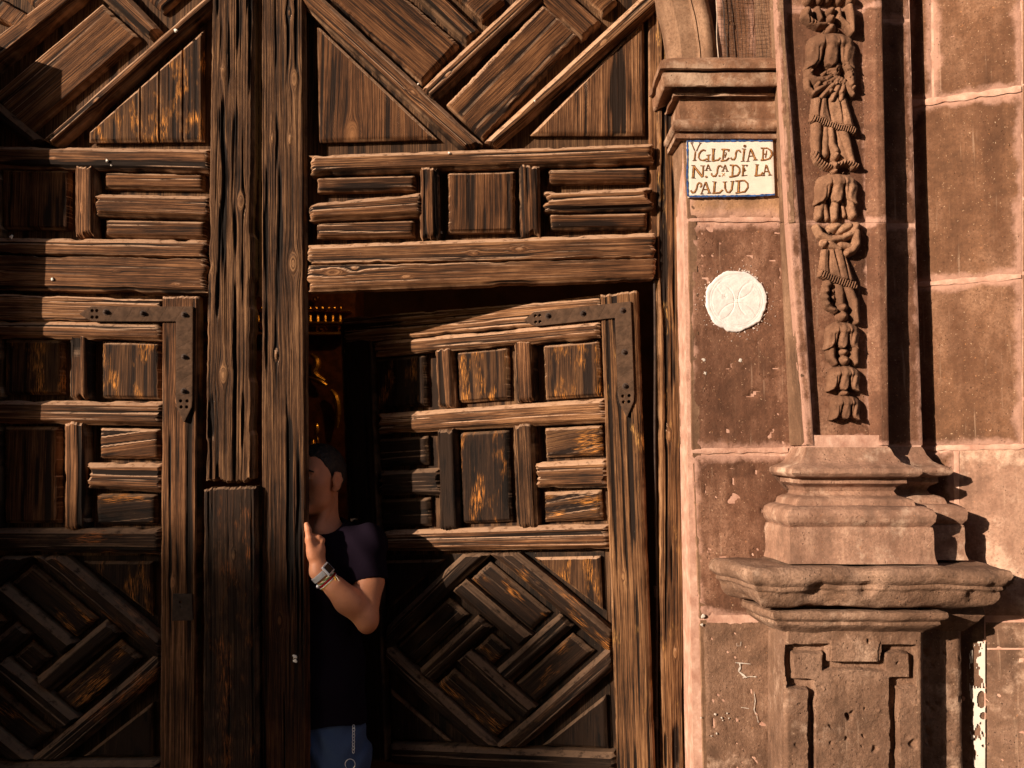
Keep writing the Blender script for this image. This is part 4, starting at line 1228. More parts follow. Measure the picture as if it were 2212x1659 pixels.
def cloth(X, Y, x0a, x1a, y0, x0b, x1b, y1l, y1r, folds, fr=26, seed=0):
    """gathered cloth widening downwards with a fringe along its slanting hem"""
    yb = y1l + (y1r - y1l) * (X - x0b) / (x1b - x0b) + 16 * np.sin((X - x0b) / (x1b - x0b) * 3.1416)
    t = np.clip((Y - y0) / np.maximum(yb - y0, 1), 0, 1)
    l = x0a + (x0b - x0a) * t; r = x1a + (x1b - x1a) * t
    s = (X - l) / (r - l)
    ins = (s > 0) & (s < 1) & (Y > y0) & (Y < yb)
    h = (.45 + .35 * t) * np.clip(np.minimum(s, 1 - s) / .12, 0, 1) ** .5
    for fx in folds: h -= (.30 * (1 - t) + .05) * sstep(.055, .0, np.abs(s - fx - .03 * np.sin(t * 4 + fx * 9)))
    h += .10 * np.sin(s * 9 + seed)
    # fringe band
    band = Y > yb - fr
    fl = .55 + .45 * np.abs(np.sin((X + Y * .35) / 18 * 3.1416))
    h = np.where(band, .92 * fl * np.clip(np.minimum(s, 1 - s) / .06, 0, 1) ** .5, h)
    h = np.where((Y > yb - fr - 6) & ~band, h * .55, h)
    return np.where(ins, np.maximum(h, .06), 0)
mx = lambda *a: np.maximum.reduce(a)
carve('carved_petals', lambda X, Y: mx(dome(X, Y, 235, 10, 45, 40), dome(X, Y, 310, 5, 40, 42), dome(X, Y, 370, 0, 45, 45), dome(X, Y, 460, 5, 45, 42), dome(X, Y, 535, 10, 50, 48),
      dome(X, Y, 330, -130, 150, 120) * .8), 180, 600, -300, 55, 6)
carve('carved_leaf', lambda X, Y: mx(strokeh(X, Y, [(218, 100), (205, 140), (240, 175), (300, 205), (350, 205)], 34, 18), dome(X, Y, 225, 110, 38, 34),
      strokeh(X, Y, [(300, 80), (315, 130), (325, 150)], 26, 18) * .6, strokeh(X, Y, [(450, 90), (460, 150), (520, 200), (545, 250)], 26, 22) * .75, strokeh(X, Y, [(530, 75), (545, 150), (548, 200), (548, 262)], 34, 22)) -
      .35 * strokeh(X, Y, [(225, 140), (238, 190)], 5) - .3 * strokeh(X, Y, [(255, 150), (262, 195)], 5) - .3 * strokeh(X, Y, [(275, 160), (280, 200)], 4), 160, 600, 60, 280, 6)
carve('carved_bead_string', lambda X, Y: mx(dome(X, Y, 395, 102, 38, 32) * 1.15, dome(X, Y, 397, 158, 36, 32) * 1.15, dome(X, Y, 393, 228, 42, 42, 0, 3) * 1.15), 340, 450, 62, 285, 6)
carve('carved_flower', lambda X, Y: flower(X, Y, 208, 578, 250, 530, 15), 200, 590, 248, 540, 6, Hs=.040)
def leaves3(X, Y):
    h = strokeh(X, Y, [(235, 520), (235, 570), (280, 610), (360, 600), (430, 560)], 34, 30) * .8
    h = mx(h, dome(X, Y, 430, 520, 55, 60, 20) * 1.0, dome(X, Y, 380, 475, 40, 50) * 1.05, strokeh(X, Y, [(510, 500), (530, 540), (545, 640)], 42, 30) * 1.0)
    for (ax, ay, bx, by) in ((430, 590, 270, 700), (450, 600, 330, 730), (470, 610, 400, 755), (490, 620, 470, 750), (510, 640, 560, 710)):
        h = mx(h, strokeh(X, Y, [(ax, ay), (bx, by)], 32, 20) * .72)
    h = mx(h, strokeh(X, Y, [(225, 600), (230, 660), (270, 700)], 26, 20) * .55)
    h -= .3 * strokeh(X, Y, [(260, 575), (330, 585), (400, 560)], 6)
    for (qx, qy, qr) in ((250, 545, 20), (300, 640, 24), (345, 560, 18), (470, 700, 24), (545, 585, 26), (560, 665, 22), (390, 690, 18), (430, 640, 16)):
        h = mx(h, dome(X, Y, qx, qy, qr, qr * 1.2, 30) * 1.05)
    h -= .2 * (vn2(X / 14, Y / 14, 3) > .7) * (h > .3) * (Y < 640) * (X > 330)
    return np.clip(h, 0, 2)
carve('carved_leaf', leaves3, 205, 590, 480, 770, 6)
carve('carved_cloth', lambda X, Y: cloth(X, Y, 262, 520, 735, 242, 592, 905, 1010, (.22, .45, .74), 46), 236, 600, 730, 1060, 6)
def folds5(X, Y):
    h = mx(strokeh(X, Y, [(300, 935), (290, 1050), (295, 1150)], 44, 30) * .7, strokeh(X, Y, [(360, 950), (355, 1150)], 26, 34) * .55,
           strokeh(X, Y, [(395, 950), (405, 1080), (430, 1130)], 30, 34) * .75, strokeh(X, Y, [(480, 960), (520, 1100), (560, 1240)], 46, 30) * .75,
           strokeh(X, Y, [(440, 960), (500, 1190)], 22, 40) * .5)
    fr = strokeh(X, Y, [(280, 1150), (300, 1200), (350, 1235), (385, 1245)], 26, 22)
    fr = mx(fr, strokeh(X, Y, [(450, 1230), (500, 1215), (580, 1240)], 22, 22))
    h = np.where(fr > 0, mx(h, fr * (.65 + .35 * np.abs(np.sin((X * .8 + Y * .3) / 17 * 3.1416)))), h)
    return h
carve('carved_cloth', folds5, 245, 605, 930, 1275, 6)
carve('carved_bead_string', lambda X, Y: mx(dome(X, Y, 430, 1165, 34, 36) * 1.1, dome(X, Y, 420, 1240, 38, 40) * 1.15, dome(X, Y, 425, 1280, 24, 20)), 370, 480, 1120, 1310, 6)
carve('carved_flower', lambda X, Y: flower(X, Y, 278, 596, 1290, 1525, 14), 270, 605, 1288, 1535, 6, Hs=.038)
def under6(X, Y):
    return mx(strokeh(X, Y, [(330, 1500), (310, 1610)], 36, 32) * .6, strokeh(X, Y, [(350, 1530), (370, 1620)], 26, 22) * .5, strokeh(X, Y, [(430, 1480), (425, 1620)], 34, 30) * .7,
              strokeh(X, Y, [(530, 1480), (560, 1600)], 44, 34) * .75, strokeh(X, Y, [(480, 1510), (500, 1600)], 18, 18) * .4)
carve('carved_petals', under6, 265, 610, 1450, 1652, 6)
def leaves7(X, Y):
    h = strokeh(X, Y, [(275, 140), (300, 190), (370, 225), (450, 215), (520, 180), (545, 130)], 26, 30) * .8
    h = mx(h, dome(X, Y, 400, 140, 60, 34, -15) * .8, strokeh(X, Y, [(440, 160), (500, 130)], 34, 28) * .7, dome(X, Y, 328, 248, 30, 28) * .9,
           strokeh(X, Y, [(360, 250), (430, 290)], 30, 20) * .6, strokeh(X, Y, [(540, 180), (545, 260), (520, 300), (480, 320)], 34, 28) * .95, strokeh(X, Y, [(440, 260), (510, 275)], 30, 26) * .6)
    h -= .3 * strokeh(X, Y, [(350, 150), (400, 185), (450, 190)], 6)
    return np.clip(h, 0, 2)
carve('carved_leaf', leaves7, 245, 580, 105, 345, 7)
carve('carved_cloth', lambda X, Y: cloth(X, Y, 312, 470, 290, 283, 560, 475, 575, (.3, .55, .82), 50, 2), 275, 570, 288, 620, 7)
def folds9(X, Y):
    h = mx(strokeh(X, Y, [(350, 520), (330, 600), (345, 680), (400, 715)], 30, 20) * .8, strokeh(X, Y, [(425, 530), (440, 660)], 40, 32) * .7,
           strokeh(X, Y, [(385, 540), (390, 640)], 16, 14) * .4, strokeh(X, Y, [(480, 540), (530, 650), (545, 790)], 40, 24) * .8)
    h = np.where(h > .1, h + .12 * np.sin(Y / 7.) * (X < 390), h)
    return h
carve('carved_cloth', folds9, 295, 580, 515, 815, 7)
carve('carved_bead_string', lambda X, Y: mx(dome(X, Y, 450, 692, 38, 36) * 1.15, dome(X, Y, 450, 755, 42, 40) * 1.2), 400, 500, 650, 800, 7)
carve('carved_flower', lambda X, Y: flower(X, Y, 328, 566, 790, 982, 11), 320, 575, 788, 990, 7, Hs=.038)
carve('carved_petals', lambda X, Y: mx(strokeh(X, Y, [(370, 975), (375, 1040), (400, 1075)], 36, 22) * .75, strokeh(X, Y, [(530, 975), (540, 1070)], 36, 26) * .8, dome(X, Y, 460, 1000, 40, 28) * .9,
      dome(X, Y, 462, 1058, 42, 36) * 1.15), 335, 580, 965, 1100, 7)
carve('carved_flower', lambda X, Y: flower(X, Y, 343, 572, 1090, 1270, 10), 335, 580, 1088, 1278, 7, Hs=.036)
carve('carved_bead_string', lambda X, Y: dome(X, Y, 465, 1282, 36, 24) * 1.0, 420, 510, 1255, 1310, 7)
carve('carved_flower', lambda X, Y: flower(X, Y, 363, 574, 1292, 1468, 9), 355, 582, 1290, 1475, 7, Hs=.036)

# ------------------------------------------------------------------ ledge and pedestal under the pilaster
PED = thing('pedestal', (1.15, -.4, .1), 'weathered stone pedestal with a carved drop panel under a worn projecting ledge', 'pedestal')
YLG = -.30
zl = lambda v, o: P(1850, v, YLG - o)[2]
lx0 = P(1607, 1260, -.47)[0] + .16; lx1 = P(2190, 1260, -.47)[0] - .16
lprof = [(0, zl(1214, 0) + .004)] + [(o, zl(v, o)) for (o, v) in [(.02, 1216), (.150, 1226), (.164, 1232), (.171, 1244), (.168, 1256), (.158, 1263), (.152, 1265), (.153, 1272), (.150, 1275),
         (.143, 1277), (.140, 1284), (.134, 1294), (.128, 1302), (.120, 1308), (.108, 1311), (.02, 1311), (.0, 1312)]]
sweep('ledge', [(lx0 - .035, YPI + .05), (lx0, YLG), (lx1, YLG), (lx1, YWL + .1)], lprof, ST_LOW, PED, amp=.006, seed=81, chip=.022, step=.008, pstep=.006)
zl2 = lambda v, o: P(2160, v, YWL - .02 - o)[2]
lprof2 = [(0, zl2(1216, 0))] + [(o, zl2(v, o)) for (o, v) in [(.09, 1232), (.10, 1246), (.098, 1260), (.09, 1268), (.088, 1276), (.075, 1283), (.06, 1300), (.045, 1308), (.0, 1309)]]
sweep('ledge', [(lx1 + .10, YWL - .02), (lx1 + 1.0, YWL - .02)], lprof2, ST_LOW, PED, amp=.005, seed=83, chip=.010)
YPD = -.372
px0 = P(1694, 1450, YPD)[0]; px1 = P(1997, 1450, YPD)[0]
zp = lambda v, o: P(1850, v, YPD - o)[2]
cprof = [(o, zp(v, o)) for (o, v) in [(.0, 1316), (.040, 1320), (.050, 1324), (.052, 1331), (.050, 1338), (.040, 1342), (.036, 1344), (.037, 1350), (.030, 1355), (.016, 1360), (.004, 1364), (0, 1366)]]
sweep('pedestal_cap', [(px0 - .03, YPI), (px0, YPD), (px1, YPD), (px1, YPI)], cprof, ST_LOW, PED, amp=.003, seed=87, chip=.006)
# die with an engraved drop panel
def die():
    A = P(1694, 1760, YPD); n = 190; m = 230
    us = np.linspace(1694, 1997, n); vs = np.linspace(1362, 1760, m)
    U, Vv = np.meshgrid(us, vs, indexing='ij')
    a = (U - 1106) / F_PX; b = (829.5 - Vv) / F_PX; dy = _ct - b * _st; dz = _st + b * _ct; s = (YPD + CAM_D) / dy
    pos = np.stack([a * s, YPD + 0 * U, CAM_Z + dz * s], -1)
    X = (U - 1382.4) / .375; Y = (Vv - 1071.4) / .375
    T = [(885, 905), (885, 1060), (1010, 1060), (1010, 2400), (1448, 2400), (1448, 1050), (1560, 1050), (1560, 905), (1420, 905), (1420, 1005), (1062, 1005), (1062, 905)]
    Fr = [(848, 860), (1100, 860), (1085, 880), (1085, 960), (1380, 960), (1395, 880), (1400, 860), (1592, 860), (1592, 1090), (1490, 1110), (1490, 2400), (975, 2400), (975, 1115), (848, 1105)]
    warp = 7 * (vn2(X / 60, Y / 60, 5) - .5) * 2
    d1 = poly_sd(X + warp, Y - warp, T); d2 = poly_sd(X - warp, Y + warp, Fr)
    chan = sstep(6, -4, d2) * sstep(-5, 6, d1)
    h = -.030 * chan - .006 * sstep(0, -14, d2) * (1 - chan)
    h = h - .012 * sstep(-4, 8, Y - 790) * 0
    blk_ = sstep(4, -4, poly_sd(X + warp, Y, [(1098, 832), (1378, 832), (1378, 955), (1098, 955)]))
    h = np.maximum(h, -.03 + .034 * blk_)
    lump = .0035 * fbm3(pos, 9, 91, 3) * 2 + .0022 * fbm3(pos, 50, 92, 3) * 1.5
    h = h + lump
    for (hx, hy, hr, hd) in ((1205, 1275, 26, .03), (1230, 1255, 20, .012), (1290, 1385, 13, .010), (1295, 1230, 11, .010), (1100, 1330, 15, .008), (1108, 1425, 15, .008), (1355, 1460, 26, .012),
                             (1310, 835, 14, .02), (1490, 965, 12, .012), (1060, 1115, 12, -.004), (1190, 1400, 16, .012), (1280, 1445, 9, .008), (1575, 1430, 34, .014), (905, 1440, 20, .006), (1380, 1240, 12, -.004)):
        h = h - hd * .75 * sstep(hr * .85, hr * .25, np.hypot(X - hx + 6 * np.sin(Y / 9), (Y - hy) * .8))
    pit = vn3(pos[..., 0] * 80, pos[..., 1] * 80, pos[..., 2] * 80, 4); h = h - .002 * sstep(.82, .93, pit)
    er = np.minimum(U - 1694, 1997 - U) / 665.; h = h - .010 * sstep(.014, 0, er)
    pos[..., 1] -= h
    V = pos.reshape(-1, 3); f = grid_faces(n, m)
    sides = []
    base = len(V); extra = []
    for idx in (0, n - 1):
        for j in range(m): p = V[idx * m + j]; extra.append((p[0], YPI + .02, p[2]))
    V = np.concatenate([V, extra])
    for q, idx in enumerate((0, n - 1)):
        for j in range(m - 1):
            a0 = idx * m + j; b0 = base + q * m + j
            fc = (a0, a0 + 1, b0 + 1, b0)
            sides.append(fc if q == 1 else fc[::-1])
    f = np.concatenate([f, np.array(sides)])
    build('pedestal_die', V, f, ST_LOW, PED, uv=np.zeros((len(V), 2)), attrs={'edge': np.full(len(V), .5), 'hgt': np.zeros(len(V))}, sharp=.9)
die()
blk('pedestal_flank', PED, [(1670, 1760), (1664, 1345), (1700, 1345), (1700, 1760)], YPI - .02, ST_LOW, thick=.05, amp=.004)
blk('backing_pedestal', PED, [(1980, 1760), (1980, 1312), (2078, 1312), (2084, 1760)], -.285, ST_LOW, thick=.15, amp=.003, bv=.012, dr=.01)
cp2 = [(o, P(2040, v, -.285 - o)[2]) for (o, v) in [(0, 1310), (.04, 1313), (.045, 1330), (.03, 1345), (.02, 1350), (.0, 1362)]]
xq = P(2080, 1330, -.285)[0]
sweep('pedestal_cap', [(xq - .15, -.285), (xq, -.285), (xq, YWL + .05)], cp2, ST_LOW, PED, amp=.003, seed=89, chip=.006)

# ------------------------------------------------------------------ splayed wall at the right
WALL = thing('church_wall', (1.6, -.2, .1), 'brown stone block wall with pink mortar joints at the right edge', 'wall')
WX0 = P(1975, 900, YWL)[0]; WS = -.50      # y falls by half a metre per metre of x
def W(u, v):
    """point on the splayed wall plane seen at (u, v)"""
    a = (u - 1106.0) / F_PX; b = (829.5 - v) / F_PX
    dy = _ct - b * _st; dz = _st + b * _ct
    # y = YWL + WS (x - WX0); x = a s; y + D = dy s
    s = (YWL + CAM_D - WS * WX0) / (dy - WS * a)
    return np.array([a * s, dy * s - CAM_D, CAM_Z + dz * s])
wn_ = np.cross(W(2100, 900) - W(2000, 900), W(2000, 800) - W(2000, 900)); wn_ /= np.linalg.norm(wn_)
if wn_[1] > 0: wn_ = -wn_
def wblk(pts, mat=ST_WALL, **kw):
    kw.setdefault('amp', .0018); kw.setdefault('res', (.009, .009))
    return relief('stone_block', [W(u, v) for (u, v) in pts], mat, WALL, n=wn_, thick=.06, bev=(.010,) * 4, drop=.004, kind='stone', **kw)
wblk([(1960, 212), (1960, -160), (2010, -160), (2012, 212)])
wblk([(2018, 213), (2014, -160), (2206, -160), (2206, 186)])
wblk([(1965, 611), (1965, 232), (2207, 200), (2207, 591)])
wblk([(1970, 962), (1970, 620), (2207, 600), (2207, 960)])
wblk([(1990, 1330), (1990, 976), (2060, 974), (2062, 1330)], mat=ST_WALL)
wblk([(2072, 1330), (2070, 972), (2420, 966), (2420, 1330)], mat=ST_MOULD)
wblk([(2129, 1400), (2129, 1345), (2420, 1345), (2420, 1400)], mat=ST_LOW)
wblk([(2129, 1790), (2129, 1404), (2420, 1404), (2420, 1790)], mat=ST_LOW, amp=.003)
wblk([(2060, 1790), (2060, 1320), (2126, 1320), (2126, 1790)], mat=ST_LOW, amp=.003)
for (a, b) in ((-160, 180), (184, 586), (594, 958)):
    wblk([(2209, b), (2209, a), (2420, a - 40), (2420, b - 30)], mat=ST_REVEAL)
V = [W(u, v) - wn_ * .005 for (u, v) in ((1955, 1790), (2425, 1790), (2425, -260), (1955, -200))]
V += [p - wn_ * .05 for p in V]
build('mortar', V, [(0, 1, 2, 3), (4, 7, 6, 5), (0, 4, 5, 1), (1, 5, 6, 2), (2, 6, 7, 3), (3, 7, 4, 0)], MORTAR, WALL, smooth=False)
# lumpy pointing of the long joints
def pointing(pts, r, seed, par=None, mat=None, f=None):
    f = f or W; path = []
    for (a, b) in zip(pts[:-1], pts[1:]):
        k = max(2, int(abs(b[0] - a[0]) + abs(b[1] - a[1])) // 4)
        for i in range(k): path.append(f(a[0] + (b[0] - a[0]) * i / k, a[1] + (b[1] - a[1]) * i / k))
    path.append(f(*pts[-1])); path = np.array(path)
    rad = [r * (.75 + .9 * vn2(np.array(i * .23), np.array(0.), seed)) for i in range(len(path))]
    V, Fc = tube(path, r, 8, radii=rad)
    nn = wn_ if f is W else np.array([0, -1, 0])
    c = np.repeat(path, 8, axis=0); d = (V - c) @ nn
    V = V - nn * (d * .86)[:, None]
    return build('mortar_joint', V, Fc, mat or MORTAR, par or WALL)
pointing([(1962, 226), (2206, 191)], .008, 1); pointing([(1965, 616), (2206, 596)], .007, 2); pointing([(1990, 969), (2330, 962)], .006, 3)
pointing([(2066, 974), (2067, 1210)], .006, 4)
fp = lambda u, v: P(u, v, YPI)
pointing([(1486, 475), (1686, 474)], .006, 5, PIER, None, fp); pointing([(1494, 975), (1702, 972)], .006, 6, PIER, None, fp)
# peeling white paint at the wall corner by the pedestal
def strip():
    n, m = 26, 280; V = []; act = []
    us = np.linspace(2094, 2128, n); vs = np.linspace(1385, 1760, m)
    for u in us:
        for v in vs:
            V.append(W(u, v) + wn_ * .0045)
            k = vn2(np.array(u / 9.), np.array(v / 22.), 3) * .6 + vn2(np.array(u / 3.), np.array(v / 7.), 4) * .4
            act.append((k + (u - 2104) / 60. > .50) and not (math.hypot(u - 2120, (v - 1510) * .5) < 9) and not math.hypot(u - 2124, v - 1545) < 7)
    f = []
    for i in range(n - 1):
        for j in range(m - 1):
            q = (i * m + j, i * m + j + 1, (i + 1) * m + j + 1, (i + 1) * m + j)
            if all(act[x] for x in q): f.append(q[::-1])
    o = build('peeling_paint', V, f, LIME, WALL, smooth=False)
    md = o.modifiers.new('thickness', 'SOLIDIFY'); md.thickness = .002; md.offset = -1
strip()

# ------------------------------------------------------------------ tile sign
SIGN = thing('tile_sign', tuple(P(1578, 364, YPI)), 'white glazed tile sign with brown hand painted letters and a blue border on the pier', 'sign')
GLAZE = plain('cream_glaze', (.64, .58, .51), .30, .5, 0, 25, .15, .06, 30)
BLUE = plain('cobalt_border', (.030, .075, .22), .35, .5, 0, 60, .2, .5, 60)
INK = plain('manganese_brown', (.085, .030, .012), .45, .4, 0, None, .3, .4, 200)
OCHRE = plain('ochre_fill', (.46, .22, .07), .45, .4, 0, None, .3, .2, 150)
YT = YPI - .012
R5 = lambda x, y, yy=YT: P(1434.2 + .1328 * x, 276.5 + .1328 * y, yy)
relief('tile', [R5(400, 1128), R5(372, 205), R5(1772, 200), R5(1806, 1088)], GLAZE, SIGN, n=(0, -1, 0), thick=.012, bev=(.002,) * 4, drop=.0015, amp=.0004, kind='stone', res=(.006, .006))
def ribbon(pts, w, y, seed=0, wob=.0, taper=None):
    """flat painted stroke as a thin raised strip; pts already in metres (x, z)"""
    pts = np.array(pts, float)
    # resample
    out = [pts[0]]
    for a, b in zip(pts[:-1], pts[1:]):
        k = max(1, int(np.linalg.norm(b - a) / .003))
        for i in range(1, k + 1): out.append(a + (b - a) * i / k)
    p = np.array(out); t = np.gradient(p, axis=0); t /= np.linalg.norm(t, axis=1)[:, None] + 1e-12
    nrm = np.stack([-t[:, 1], t[:, 0]], 1)
    ww = w * (1 + wob * (vn2(np.arange(len(p)) * .6, np.zeros(len(p)), seed) - .5) * 2)
    L = p + nrm * ww[:, None] / 2; Rr = p - nrm * ww[:, None] / 2
    V = [(q[0], y, q[1]) for q in L] + [(q[0], y, q[1]) for q in Rr]; N = len(p)
    V += [(q[0], y + .0006, q[1]) for q in L] + [(q[0], y + .0006, q[1]) for q in Rr]
    Fc = []
    for i in range(N - 1):
        Fc.append((i, i + 1, N + i + 1, N + i)); Fc.append((2 * N + i, 2 * N + i + 1, i + 1, i)); Fc.append((N + i, N + i + 1, 3 * N + i + 1, 3 * N + i))
    return V, Fc
def xz5(pts): return [(R5(a, b)[0], R5(a, b)[2]) for (a, b) in pts]
def arc(cx, cy, rx, ry, a0, a1, n=10): return [(cx + rx * math.cos(math.radians(a0 + (a1 - a0) * i / n)), cy - ry * math.sin(math.radians(a0 + (a1 - a0) * i / n))) for i in range(n + 1)]
G = {
 'Y1': [('k', [(445, 245), (495, 368)]), ('k', [(592, 245), (560, 300), (525, 378)]), ('f', [(508, 380), (492, 530)]), ('t', [(428, 246), (478, 240)]), ('t', [(565, 242), (612, 250)]), ('t', [(458, 534), (527, 527)])],
 'G': [('f', [(672, 372), (640, 358), (600, 378), (566, 425), (560, 480), (586, 520), (640, 530), (700, 502)]), ('f', [(720, 445), (718, 538)]), ('t', [(684, 446), (758, 436)]), ('t', [(672, 548), (765, 540)])],
 'L': [('F', [(802, 348), (792, 530)]), ('t', [(768, 340), (838, 344)]), ('f', [(780, 538), (880, 522), (915, 482)])],
 'E': [('f', [(972, 352), (950, 532)]), ('f', [(930, 350), (1055, 352), (1042, 385)]), ('k', [(1000, 395), (1008, 420), (985, 485)]), ('k', [(965, 442), (1000, 438)]), ('f', [(918, 540), (1010, 528), (1056, 486)])],
 'S': [('f', [(1242, 398), (1222, 365), (1182, 368), (1165, 410), (1162, 470), (1135, 515), (1098, 512), (1084, 482)])],
 'I': [('f', [(1302, 350), (1282, 530)]), ('t', [(1262, 340), (1328, 345)]), ('t', [(1245, 543), (1312, 538)]), ('k', arc(1310, 296, 16, 16, 0, 350, 12))],
 'A': [('k', [(1405, 338), (1360, 536)]), ('F', [(1408, 340), (1488, 520)]), ('k', [(1375, 462), (1450, 456)]), ('t', [(1330, 546), (1388, 540)]), ('t', [(1440, 524), (1525, 518)])],
 'D': [('f', [(1612, 332), (1602, 518)]), ('f', [(1570, 330), (1680, 330), (1738, 372), (1752, 430), (1715, 498), (1640, 520), (1568, 526)]), ('k', [(1668, 365), (1645, 485)]), ('k', [(1615, 428), (1670, 424)])],
 'N': [('F', [(482, 620), (470, 806)]), ('F', [(484, 622), (618, 798)]), ('f', [(634, 616), (626, 790)]), ('t', [(440, 612), (502, 610)]), ('t', [(438, 812), (512, 820)]), ('t', [(588, 616), (668, 616)])],
 'a1': [('k', [(716, 592), (682, 688)]), ('k', [(716, 592), (752, 688)]), ('t', [(692, 660), (742, 658)]), ('t', [(655, 692), (704, 690)]), ('t', [(734, 690), (770, 688)])],
 'd1': [('F', [(674, 795), (694, 795)]), ('F', [(684, 786), (684, 805)])],
 'S2': [('f', [(942, 640), (915, 612), (882, 624), (866, 670), (862, 728), (834, 782), (792, 786), (768, 760), (774, 736)])],
 'd2': [('f', [(892, 780), (910, 780)]), ('f', [(900, 772), (900, 790)])],
 'a2': [('k', [(992, 598), (952, 698)]), ('k', [(992, 598), (1024, 698)]), ('t', [(966, 665), (1016, 663)]), ('t', [(930, 704), (976, 702)]), ('t', [(1004, 706), (1046, 704)])],
 'x': [('o', [(935, 735), (988, 780)]), ('o', [(985, 735), (935, 790)])],
 'D2': [('f', [(1118, 606), (1106, 788)]), ('f', [(1066, 606), (1178, 610), (1222, 652), (1228, 712), (1194, 772), (1120, 790), (1058, 798)])],
 'E2': [('f', [(1288, 610), (1276, 774)]), ('t', [(1258, 604), (1362, 606)]), ('k', [(1288, 690), (1330, 688)]), ('t', [(1310, 652), (1308, 712)]), ('t', [(1256, 782), (1310, 776), (1352, 768)]), ('t', [(1352, 600), (1340, 632)])],
 'L2': [('F', [(1512, 602), (1494, 774)]), ('t', [(1480, 594), (1542, 600)]), ('f', [(1468, 780), (1572, 768), (1606, 722)])],
 'A2': [('k', [(1655, 598), (1618, 774)]), ('f', [(1658, 600), (1720, 764)]), ('k', [(1630, 710), (1696, 708)]), ('t', [(1588, 778), (1642, 774)]), ('t', [(1690, 770), (1752, 766)])],
 'S3': [('f', [(582, 966), (608, 940), (598, 902), (568, 890), (540, 920), (526, 990), (494, 1046), (454, 1054), (432, 1014)])],
 'A3': [('k', [(672, 878), (606, 1066)]), ('F', [(674, 880), (736, 1058)]), ('k', [(626, 1002), (704, 1000)]), ('t', [(584, 1074), (642, 1072)]), ('t', [(698, 1064), (768, 1058)])],
 'L3': [('F', [(822, 880), (810, 1052)]), ('t', [(782, 874), (852, 878)]), ('f', [(780, 1064), (900, 1054), (950, 1004)])],
 'U': [('f', [(986, 882), (990, 980), (1020, 1046), (1062, 1048), (1098, 1000), (1112, 872)]), ('t', [(950, 880), (1026, 876)]), ('t', [(1074, 872), (1140, 866)])],
 'D3': [('F', [(1216, 866), (1206, 1050)]), ('f', [(1158, 866), (1308, 856), (1358, 902), (1362, 968), (1314, 1036), (1210, 1054), (1160, 1060)])],
}
kk = .1328 / 694.
dark_parts = []; och_parts = []
sd_ = 0
for key, strokes in G.items():
    for (ty, pts) in strokes:
        sd_ += 1
        w = {'k': 16, 't': 11, 'f': 25, 'F': 35, 'o': 9}[ty] * kk
        layer = (YT - .0016) - .00004 * (sd_ % 12)
        if ty == 'o': och_parts.append(ribbon(xz5(pts), w, layer, sd_, .3)); continue
        dark_parts.append(ribbon(xz5(pts), w, layer, sd_, .18))
        if ty in 'fFk': och_parts.append(ribbon(xz5(pts), w * (.30 if ty != 'k' else .12), layer - .0008, sd_ + 50, .7))
v_, f_ = join(dark_parts); build('lettering', v_, f_, INK, SIGN, smooth=False)
v_, f_ = join(och_parts); build('letter_fill', v_, f_, OCHRE, SIGN, smooth=False)
bp = [ribbon(xz5([(386, 1110), (372, 760), (384, 500), (376, 215)]), 24 * kk, YT - .0018, 1, .5), ribbon(xz5([(376, 214), (700, 216), (1000, 212), (1400, 208), (1765, 210)]), 24 * kk, YT - .0019, 2, .6),
      ribbon(xz5([(390, 1114), (700, 1112), (1100, 1108), (1500, 1102), (1800, 1082)]), 30 * kk, YT - .0020, 3, .4)]
v_, f_ = join(bp); build('border', v_, f_, BLUE, SIGN, smooth=False)

# ------------------------------------------------------------------ white disc
DISC = thing('stone_disc', tuple(P(1590.5, 649.7, YPI)), 'round white plaster disc with an incised cross set into the pier', 'plaque')
PLAST = plain('white_plaster', (.60, .565, .56), .85, .2, 0, 160, .5, .12, 50)
PLAST2 = plain('white_plaster_splash', (.52, .43, .38), .85, .2, 0, 60, .4, .2, 40)
c = P(1590.5, 649.7, YPI - .006); R0 = 67 / 694.
nr, nth = 44, 150
rr_ = np.linspace(0, 1, nr)[:, None]; th = np.linspace(0, 2 * math.pi, nth, endpoint=False)[None, :]
Rv = rr_ * R0 * (1 + .012 * np.sin(th * 3 + 1) + .008 * np.sin(th * 7)); Rv = np.where(rr_ > .93, Rv * (1 + .05 * (vn2(th * 7, rr_ * 0 + 2, 3) - .5) + .022 * (vn2(th * 31, rr_ * 0 + 2, 5) - .5)), Rv)
X = Rv * np.cos(th); Z = Rv * np.sin(th)
h = np.zeros_like(X)
h -= .0022 * sstep(.0022, .0006, np.abs(Rv - R0 * .86)) * .5 + .0010 * sstep(.002, .0006, np.abs(Rv - R0 * .80))
for q in range(4):
    a = math.radians(q * 90 + 2); ccx, ccz = math.cos(a) * R0 * .70, math.sin(a) * R0 * .70
    dd = np.hypot(X - ccx, Z - ccz)
    ins = (Rv < R0 * .80)
    h -= np.where(ins, .0011 * sstep(.0022, .0006, np.abs(dd - R0 * .64)), 0)
armmask = np.ones_like(X, bool)
for q in range(4):
    a = math.radians(q * 90 + 2); dd = np.hypot(X - math.cos(a) * R0 * .70, Z - math.sin(a) * R0 * .70); armmask &= dd > R0 * .64
pos3 = np.stack([X, 0 * X, Z], -1)
h += np.where(armmask & (Rv < R0 * .8), .0016 * fbm3(pos3, 230, 3, 2) * 2, .0004 * fbm3(pos3, 60, 5, 2))
h -= .004 * sstep(.97, 1.0, rr_ + 0 * th)
h -= .003 * sstep(.012, .004, np.hypot((X + .035), (Z - .012))) * (vn2(X * 500, Z * 500, 3))
V = np.stack([c[0] + X, c[1] - h + 0 * X, c[2] + Z], -1).reshape(-1, 3)
Fd = []
